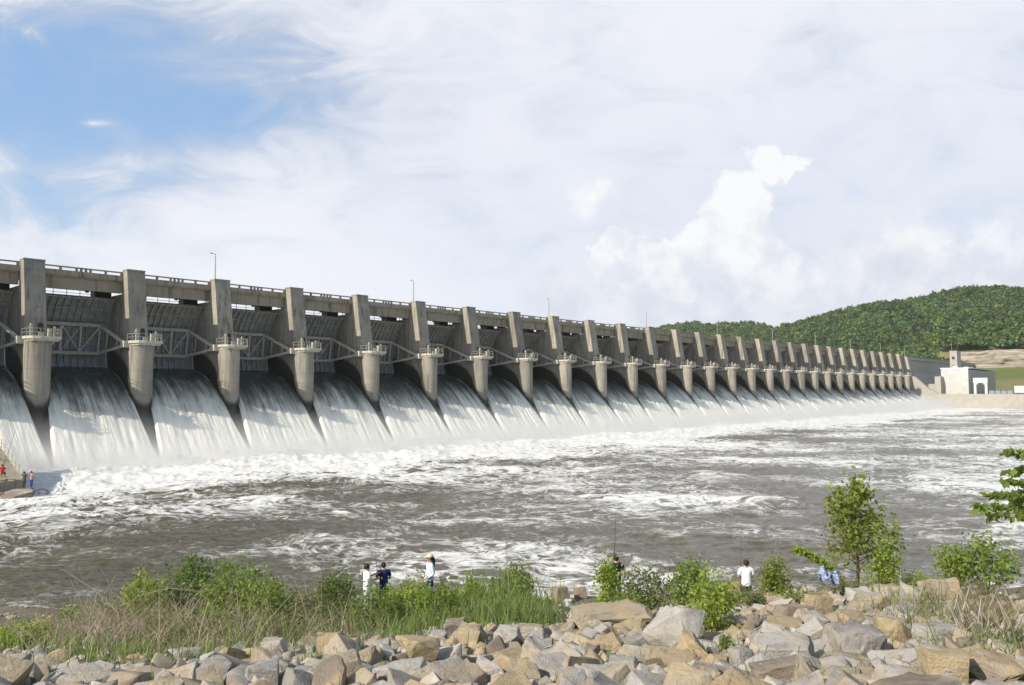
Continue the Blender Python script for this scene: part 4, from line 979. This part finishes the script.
stalk(arcpts(150,640,[(128,604),(112,592),(105,574)]),.013,'short dead stalk curving upright in the dry grass',branches=2,seed=2)
stalk(arcpts(128,642,[(120,618),(138,596),(170,588),(205,592)]),.015,'dead stalk arching right across the dry grass',branches=2,seed=5)
stalk(arcpts(170,636,[(185,605),(200,592),(212,580)]),.012,'thin pale stalk leaning right below the yellow green shrub',branches=2,seed=6)
stalk(arcpts(36,682,[(33,655),(20,636),(5,622)]),.014,'dark bare twig bending left above the bottom left corner',branches=2,seed=7)
stalk(arcpts(345,628,[(330,600),(316,578)]),.012,'pale dry stalk leaning left beside the boy in white',branches=2,seed=8)
# dead brush at right
p = ground_at(985,645); b_ = MB(); rn = random.Random(4)
for k in range(46):
    a = rn.uniform(0,6.28); L = rn.uniform(.3,1.05); q0 = Vector((rn.uniform(-.5,.5),rn.uniform(-.4,.4),0)); q1 = q0+Vector((math.cos(a)*L*.4,math.sin(a)*L*.3,L*.5)); q2 = q1+Vector((rn.uniform(-.2,.2),rn.uniform(-.2,.2),L*.45)); b_.tube([q0,q1,q2],[.035*rn.uniform(.4,1.4),.02,.008],6)
o = b_.build('dead_brush', M['deadwood']); o.location = p; tag(o,'grey dead brush and broken stumps between the right rocks','dead brush')
for (x0,y0,x1,y1,r_,lb) in [(965,640,985,618,.07,'thick grey driftwood stump leaning right in the dead brush'),(1000,650,1004,622,.08,'upright grey stump at the right of the dead brush'),(825,664,862,668,.05,'thin driftwood stick lying across the slabs at right')]:
    g_ = ground_at(x0,y0); e = at(x1,y1,g_.y+.15); b_ = MB(); d_ = e-g_; b_.tube([(0,0,-.05),d_*.4+Vector((.03,0,.02)),d_*.75,d_],[r_,r_*.85,r_*.7,r_*.4],8); o = b_.build('driftwood',M['deadwood'],smooth=True); o.location = g_+Vector((0,0,.12 if r_<.06 else 0)); tag(o,lb,'driftwood')
# ------------------------------------------------------------------ people
SK = plain('skin', (.42,.25,.17), .6, .3, .08)
def cloth(name, col): return plain(name, col, .9, .1, .12, 5)
HAIR = plain('dark_brown_hair', (.03,.02,.014), .7, .3); 
def skinned(name, V, E, Rd, mat, parent, sub=2):
    me = bpy.data.meshes.new(name); me.from_pydata([tuple(v) for v in V], E, []); o = link(bpy.data.objects.new(name, me), parent)
    m = o.modifiers.new('Skin','SKIN'); m.use_smooth_shade = True
    for i, r_ in enumerate(Rd):
        d_ = me.skin_vertices[0].data[i]; d_.radius = r_ if hasattr(r_,'__len__') else (r_,r_); d_.use_root = (i == 0)
    s_ = o.modifiers.new('Sub','SUBSURF'); s_.levels = sub; s_.render_levels = sub; me.materials.append(mat); return o
def person(label, loc, rz, H, arms, shirt, pants, hair=HAIR, long_hair=False, cap=None, shirtless=False, sit=False, lean=0.0, sleeve=1):
    o = empty('person', loc, rz); tag(o, label, 'person'); k = H/1.74
    Lx = lambda z: -lean*max(0,z-.95)
    def v(x,y,z): return Vector((x*k,(y+Lx(z))*k,z*k))
    hipz = .5 if sit else .94; dz = hipz-.94
    def t(x,y,z): return v(x,y,z+dz)
    V = [t(0,0,.96),t(0,0,1.14),t(0,0,1.32),t(0,0,1.45),t(0,-.01,1.52),t(0,-.02,1.58),t(0,-.02,1.67)]; Rd = [(.14,.10),(.12,.09),(.15,.10),(.09,.07),(.05,.05),(.075,.085),(.07,.08)]; E = [(i,i+1) for i in range(6)]
    nb = len(V); V.append(t(0,-.115,1.605)); Rd.append(.014); E.append((5,nb))
    for s in (-1,1):
        b_ = len(V)
        if sit: pts = [t(s*.09,0,.90),v(s*.13,-.42,.5),v(s*.13,-.44,.07),v(s*.13,-.60,.04)]
        else: pts = [t(s*.09,0,.88),t(s*.10,-.01,.50),t(s*.10,.02,.08),t(s*.11,-.13,.035)]
        V += pts; Rd += [.085,.06,.045,.035]; E += [(0,b_),(b_,b_+1),(b_+1,b_+2),(b_+2,b_+3)]
        b_ = len(V); el, wr = arms[0 if s < 0 else 1]
        sh, el, wr = t(s*.185,0,1.42), t(*el), t(*wr); V += [sh,el,wr]; Rd += [.055,.04,.03]; E += [(3,b_),(b_,b_+1),(b_+1,b_+2)]
        dr = (wr-el).normalized(); sd = dr.cross(Vector((0,0,1))); sd = sd.normalized() if sd.length > .1 else Vector((1,0,0)); dn = dr.cross(sd)
        pm = len(V); V.append(wr+dr*.07*k); Rd.append((.034,.018)); E.append((b_+2,pm))
        for fi,(off,ln) in enumerate([(-.03,.06),(-.01,.075),(.01,.07),(.03,.055)]):
            j = len(V); V += [wr+dr*.10*k+sd*off*k, wr+dr*(.10+ln*.6)*k+sd*off*k+dn*.012*k, wr+dr*(.10+ln)*k+sd*off*k+dn*.04*k]; Rd += [.009,.0085,.007]; E += [(pm,j),(j,j+1),(j+1,j+2)]
        j = len(V); V += [wr+dr*.05*k+sd*-.045*k, wr+dr*.09*k+sd*-.055*k+dn*.02*k]; Rd += [.011,.009]; E += [(pm,j),(j,j+1)]
        V_e = t(s*.078,0,1.615); j = len(V); V.append(V_e); Rd.append(.016); E.append((5,j))
    skinned('body', V, E, [tuple(x*k for x in r_) if hasattr(r_,'__len__') else r_*k for r_ in Rd], SK, o)
    if not shirtless:
        V = [t(0,0,1.16),t(0,0,.85),t(0,0,1.33),t(0,0,1.45)]; Rd = [(.165,.125),(.20,.16),(.185,.13),(.105,.085)]; E = [(0,1),(0,2),(2,3)]
        for s in (-1,1):
            b_ = len(V); el, wr = arms[0 if s < 0 else 1]; sh, el, wr = t(s*.19,0,1.425), t(*el), t(*wr)
            if sleeve == 1: V += [sh, sh.lerp(el,.75)]; Rd += [.078,.068]; E += [(3,b_),(b_,b_+1)]
            else: V += [sh, el, el.lerp(wr,.9)]; Rd += [.075,.058,.045]; E += [(3,b_),(b_,b_+1),(b_+1,b_+2)]
        skinned('shirt', V, E, [tuple(x*k for x in r_) if hasattr(r_,'__len__') else r_*k for r_ in Rd], shirt, o)
    V = [t(0,0,.97),t(0,0,.90)]; Rd = [(.165,.125),(.165,.13)]; E = [(0,1)]
    for s in (-1,1):
        b_ = len(V)
        if sit: V += [t(s*.09,-.05,.88),v(s*.13,-.42,.5),v(s*.13,-.44,.14)]
        else: V += [t(s*.092,0,.83),t(s*.10,-.01,.50),t(s*.10,.02,.12)]
        Rd += [.098,.075,.065]; E += [(1,b_),(b_,b_+1),(b_+1,b_+2)]
    skinned('trousers', V, E, [tuple(x*k for x in r_) if hasattr(r_,'__len__') else r_*k for r_ in Rd], pants, o)
    c = t(0,.012,1.655); b_ = MB(); b_.ell(c,(.098*k,.11*k,.105*k)); 
    if long_hair: b_.tube([t(0,.09,1.66),t(0,.13,1.56),t(0,.125,1.40),t(0,.12,1.28)],[.05*k,.06*k,.05*k,.015*k],8)
    b_.build('hair', hair, o, smooth=True)
    for s in (-1,1):
        b_ = MB(); b_.ell(t(s*.035,-.095,1.625),(.013*k,.01*k,.008*k),8,6); b_.build('eye', M['dark'], o, smooth=True)
    b_ = MB(); b_.ell(t(0,-.098,1.555),(.025*k,.008*k,.006*k),8,6); b_.build('mouth', plain('lips',(.3,.12,.1),.5), o, smooth=True)
    for s in (-1,1):
        b_ = MB(); y0 = -.5 if sit else -.02; b_.ell(v(s*.12,y0-.05,.045),(.05*k,.14*k,.05*k),10,7); b_.build('shoe', M['dark'], o, smooth=True)
    if cap:
        b_ = MB(); b_.ell(t(0,-.005,1.70),(.112*k,.122*k,.085*k)); b_.ell(t(0,-.13,1.685),(.085*k,.10*k,.012*k)); b_.build('cap', cap, o, smooth=True)
    return o
DOWN = (((-.25,.02,1.15),(-.26,-.06,.90)),((.25,.02,1.15),(.26,-.06,.90)))
def HOLD(h=1.1): return (((-.25,-.05,1.17),(-.10,-.30,h)),((.25,-.05,1.17),(.10,-.30,h)))
white = cloth('white_cotton',(.78,.78,.78)); navy = cloth('navy_cloth',(.02,.028,.085)); pblue = cloth('pale_blue_shirt',(.55,.63,.76)); blk = cloth('black_cloth',(.018,.02,.022)); jean = cloth('dark_denim',(.025,.04,.075)); grey = cloth('grey_cloth',(.05,.055,.06)); red = cloth('red_cloth',(.5,.03,.03)); khaki = cloth('khaki_cap',(.6,.5,.33)); lblue = cloth('pale_denim',(.42,.48,.56)); blue = cloth('blue_shorts',(.03,.06,.16))
SP_ = [Vector(q) for q in SPOTS]
FISH = math.pi   # facing the river, back to the camera
p1 = SP_[0]; person('boy in white shirt and pale trousers facing right, arm raised', p1, R(115), 1.62, (((-.24,-.05,1.2),(-.08,-.30,1.22)),((.26,-.10,1.22),(.14,-.34,1.34))), white, lblue)
p2 = SP_[1]; person('person with black hair in a navy shirt bending towards the boy in white', p2, R(200), 1.6, HOLD(1.15), navy, jean, lean=.16)
p3 = SP_[2]; person('woman in khaki cap and pale blue shirt with a long ponytail', p3, R(-68), 1.68, (((-.25,.06,1.16),(-.14,-.15,1.02)),((.25,.06,1.16),(.14,-.15,1.02))), pblue, jean, long_hair=True, cap=khaki, sleeve=2)
p4 = SP_[3]; person('man in dark clothes fishing, half hidden by the lime green sapling', p4, R(170), 1.74, (((-.26,0,1.16),(-.24,-.08,.93)),((.25,-.05,1.18),(.10,-.32,1.15))), blk, grey)
p5 = SP_[4]; person('man in white shirt and dark trousers fishing with his back turned', p5, R(176), 1.72, HOLD(1.12), white, blk)
def rod(base_pt, tip, label, r0=.013):
    o = empty('fishing_rod', base_pt); d_ = Vector(tip)-Vector(base_pt); b_ = MB(); b_.tube([d_*.16,d_*.5,d_],[r0,r0*.7,r0*.3],6); b_.build('blank',M['dark'],o)
    b_ = MB(); b_.tube([(0,0,0),d_*.16],[r0*1.6,r0*1.5],8); b_.build('handle',M['stem'],o); b_ = MB(); c = d_*.12; b_.tube([c+Vector((-.03,-.06,0)),c+Vector((.03,-.06,0))],.035,10); b_.build('reel',M['steel'],o)
    return tag(o,label,'fishing rod')
def hand(pp, rz, x, y, z, H): k = H/1.74; return Vector(pp)+Matrix.Rotation(rz,3,'Z')@Vector((x*k,y*k,z*k))
h = hand(p4,R(170),.10,-.38,1.14,1.74); rod(h-Vector((0,0,.15)), at(616,512,h.y+.3), 'dark fishing rod held upright by the man in dark clothes', .018)
h = hand(p5,R(176),.10,-.38,1.12,1.72); rod(h-Vector((0,0,.15)), at(741,528,h.y+.4), 'thin fishing rod held upright by the man in white shirt')
h = hand(p1,R(115),.14,-.42,1.36,1.62); rod(h-Vector((0,0,.12)), at(375,548,h.y+.2), 'thin fishing rod held between the boy and the person in navy',.010)
# bucket, cloth, float
p = foot(568,31); bk = empty('bucket', p); tag(bk,'small white plastic bucket standing among the brown rocks at the water edge','bucket'); s_ = p.y/F
b_ = MB(); n=18
for (r_,z_) in ((0,0),): pass
b_.tube([(0,0,0),(0,0,.36)],[.125,.155],n); b_.tube([(0,0,.33),(0,0,.37)],.168,n); b_.build('body',M['white'],bk,smooth=False)
b_ = MB(); b_.tube([(.165*math.cos(a),-.05-.1*math.sin(a),.35-.22*math.sin(a)) for a in np.linspace(0,math.pi,12)],.008,5); b_.build('handle',M['galv'],bk)
t = NT('speckled_blue_cloth'); v_ = t.n('ShaderNodeTexVoronoi', {'Vector':t.obj(),'Scale':16.0}); c_ = t.mix(t.math('LESS_THAN',v_.outputs['Distance'],.30),(.25,.29,.44),(.48,.51,.62)); M['bluecloth'] = t.done(t.bsdf(c_,.85,.1))
p = ground_at(828,602); nx, ny = 30, 22; gx, gy = np.meshgrid(np.linspace(-1,1,nx), np.linspace(-1,1,ny)); c0 = at(829,576,p.y-.1)
sc = c0.y/F; Xc = gx*9*sc+gy*2*sc; Zc = (gy*(4+3*np.abs(gx))+ -3*gx+2*np.sin(gx*4))*sc; Yc = .12*fbm(gx*2.5,gy*2.5,3,3)+.08*np.sin(gx*5+gy*3)
V = np.stack([Xc,Yc,Zc],-1).reshape(-1,3); o = mesh_np('cloth', V, grid_faces(ny,nx), M['bluecloth'], smooth=True); so_ = o.modifiers.new('Solid','SOLIDIFY'); so_.thickness = .012; o.location = c0; tag(o,'crumpled periwinkle blue cloth with white specks caught in the branches','cloth')
d = ray(421,546); kf = -HC/d.z; fl = empty('fishing_float', (d.x*kf,d.y*kf,0)); tag(fl,'tiny red float drifting on the water beyond the woman','float')
b_ = MB(); b_.ell((0,0,.06),(.08,.08,.09)); b_.build('float_body',cloth('float_red',(.6,.2,.14)),fl,smooth=True); b_ = MB(); b_.tube([(0,0,.13),(0,0,.25)],.01,6); b_.build('stick',M['white'],fl)
# ------------------------------------------------------------------ the left corner: training wall, rocks and anglers
wl = empty('training_wall', (-49.2,78.6,0), TH); tag(wl,'sloping concrete training wall with railing at the left edge','wall')
b_ = MB(); b_.prism([(0,-2),(0,1.2),(14,5.9),(17,6.9),(17,-2)], -2.8, -.2); b_.build('wall', M['conc_deck'], wl, bevel=.05)
b_ = MB(); pr0 = [(0.1,1.3),(14,6.2),(26,10.5)]
for k in range(13):
    y = .15+k*1.3; z = np.interp(y,[0,14,26],[1.3,6.2,10.5]); b_.bar((-.35,y,z-.3),(-.35,y,z+.9),.06)
for dz_ in (.4,.8,1.12):
    b_.bar((-.35,.15,1.0+dz_),(-.35,16.5,6.45+dz_),.045)
b_.build('railing', M['steel'], wl)
for (x,y,z,w_,h_,cn,lb) in [(-48.3,76.0,.05,3.0,.8,'brown','low brown rock under the shirtless angler at the end of the training wall'),(-52.6,76.6,.3,2.6,1.5,'brown','brown rock at the left edge below the training wall'),(-50.8,75.6,.1,2.8,.9,'brown','flat brown rock at the water edge under the far left anglers'),(-52.4,77.3,.9,2.6,1.8,'grey','dark rock under the angler in red'),(-51.4,77.8,.9,1.8,1.2,'brown','dark brown rock against the foot of the training wall'),(-54.2,75.4,.2,3.2,1.3,'brown','brown rock in the water at the far left edge'),(-49.6,75.9,-.1,1.6,.7,'grey','low wet grey rock at the tip of the training wall')]:
    mi = random.randrange(len(RM)); D = RDIM[mi]; o = link(bpy.data.objects.new('rock',RM[mi])); o.scale = (w_/D[0],w_*.8/D[1],h_/D[2]); o.location = (x,y,z); o.rotation_euler = (.1,-.1,random.uniform(0,3)); o.color = (*CL[cn],1); tag(o,lb,'rock','rocks at the foot of the training wall')
q = at(31,489,76.3); person('shirtless angler in blue shorts standing at the tip of the training wall', (q.x,q.y,q.z), R(150), 1.75, HOLD(1.1), white, blue, shirtless=True)
q = at(24,489,77.2); person('angler in dark olive shirt beside the shirtless angler', (q.x,q.y,q.z), R(160), 1.72, HOLD(1.1), cloth('olive_cloth',(.08,.075,.04)), grey)
q = at(2,477,77.0); p6 = (q.x,q.y,q.z-.05); person('angler in a red shirt sitting on the rocks at the left edge', p6, R(200), 1.72, HOLD(1.12), red, blk, sit=True)
h = hand(p6,R(200),.1,-.36,.72,1.72); rod(h, at(15,431,h.y+1.2), 'pale fishing rod slanting up over the training wall railing',.02)
# ------------------------------------------------------------------ spray hanging at the toe of the falls
def mist():
    b_ = MB(); b_.box(PU[0]-6,UA+60,-26,-3.2,-.9,8.0); o = b_.build('spray_mist', None if False else M['dark']); o.data.materials.clear()
    o.location = P0; o.rotation_euler = (0,0,TH)
    t = NT('spray'); p = t.obj(); s = t.n('ShaderNodeSeparateXYZ', {0:p}); u, w, z = s.outputs
    n = t.noise(p,.22,4,.6)
    d = t.math('MULTIPLY', t.math('EXPONENT', t.math('DIVIDE', z, -1.5)), t.sstep(n,.28,.72)); d = t.math('ADD', d, t.math('MULTIPLY', t.math('EXPONENT', t.math('DIVIDE', z, -4.0)), .05)); d = t.math('MULTIPLY', d, t.sstep(z,8,5)); e = t.math('MULTIPLY', t.sstep(w,-26,-13), t.sstep(w,-6.0,-9.5)); e = t.math('MULTIPLY', e, t.math('MULTIPLY', t.sstep(u,UA+60,UA-5), t.sstep(u,PU[0]-6,PU[0]+4)))
    d = t.math('MULTIPLY', t.math('MULTIPLY', d, e), MIST)
    v = t.n('ShaderNodeVolumePrincipled', {'Color':(.98,.975,.955),'Density':d,'Anisotropy':.2}).outputs[0]
    o.data.materials.append(t.done(v, True)); tag(o,'white spray hanging over the foot of the falls','spray',kind='stuff')
MIST = .6
mist()
def haze():
    b_ = MB(); b_.box(-2400,2400,-130,1750,-4.6,185); o = b_.build('haze', M['dark']); o.data.materials.clear()
    t = NT('thin_air_haze'); v = t.n('ShaderNodeVolumePrincipled', {'Color':(.95,.97,1,1),'Density':HAZE,'Anisotropy':.1}).outputs[0]
    o.data.materials.append(t.done(v, True)); tag(o,'pale summer haze in the air over the river','haze',kind='stuff')
HAZE = .00006
haze()
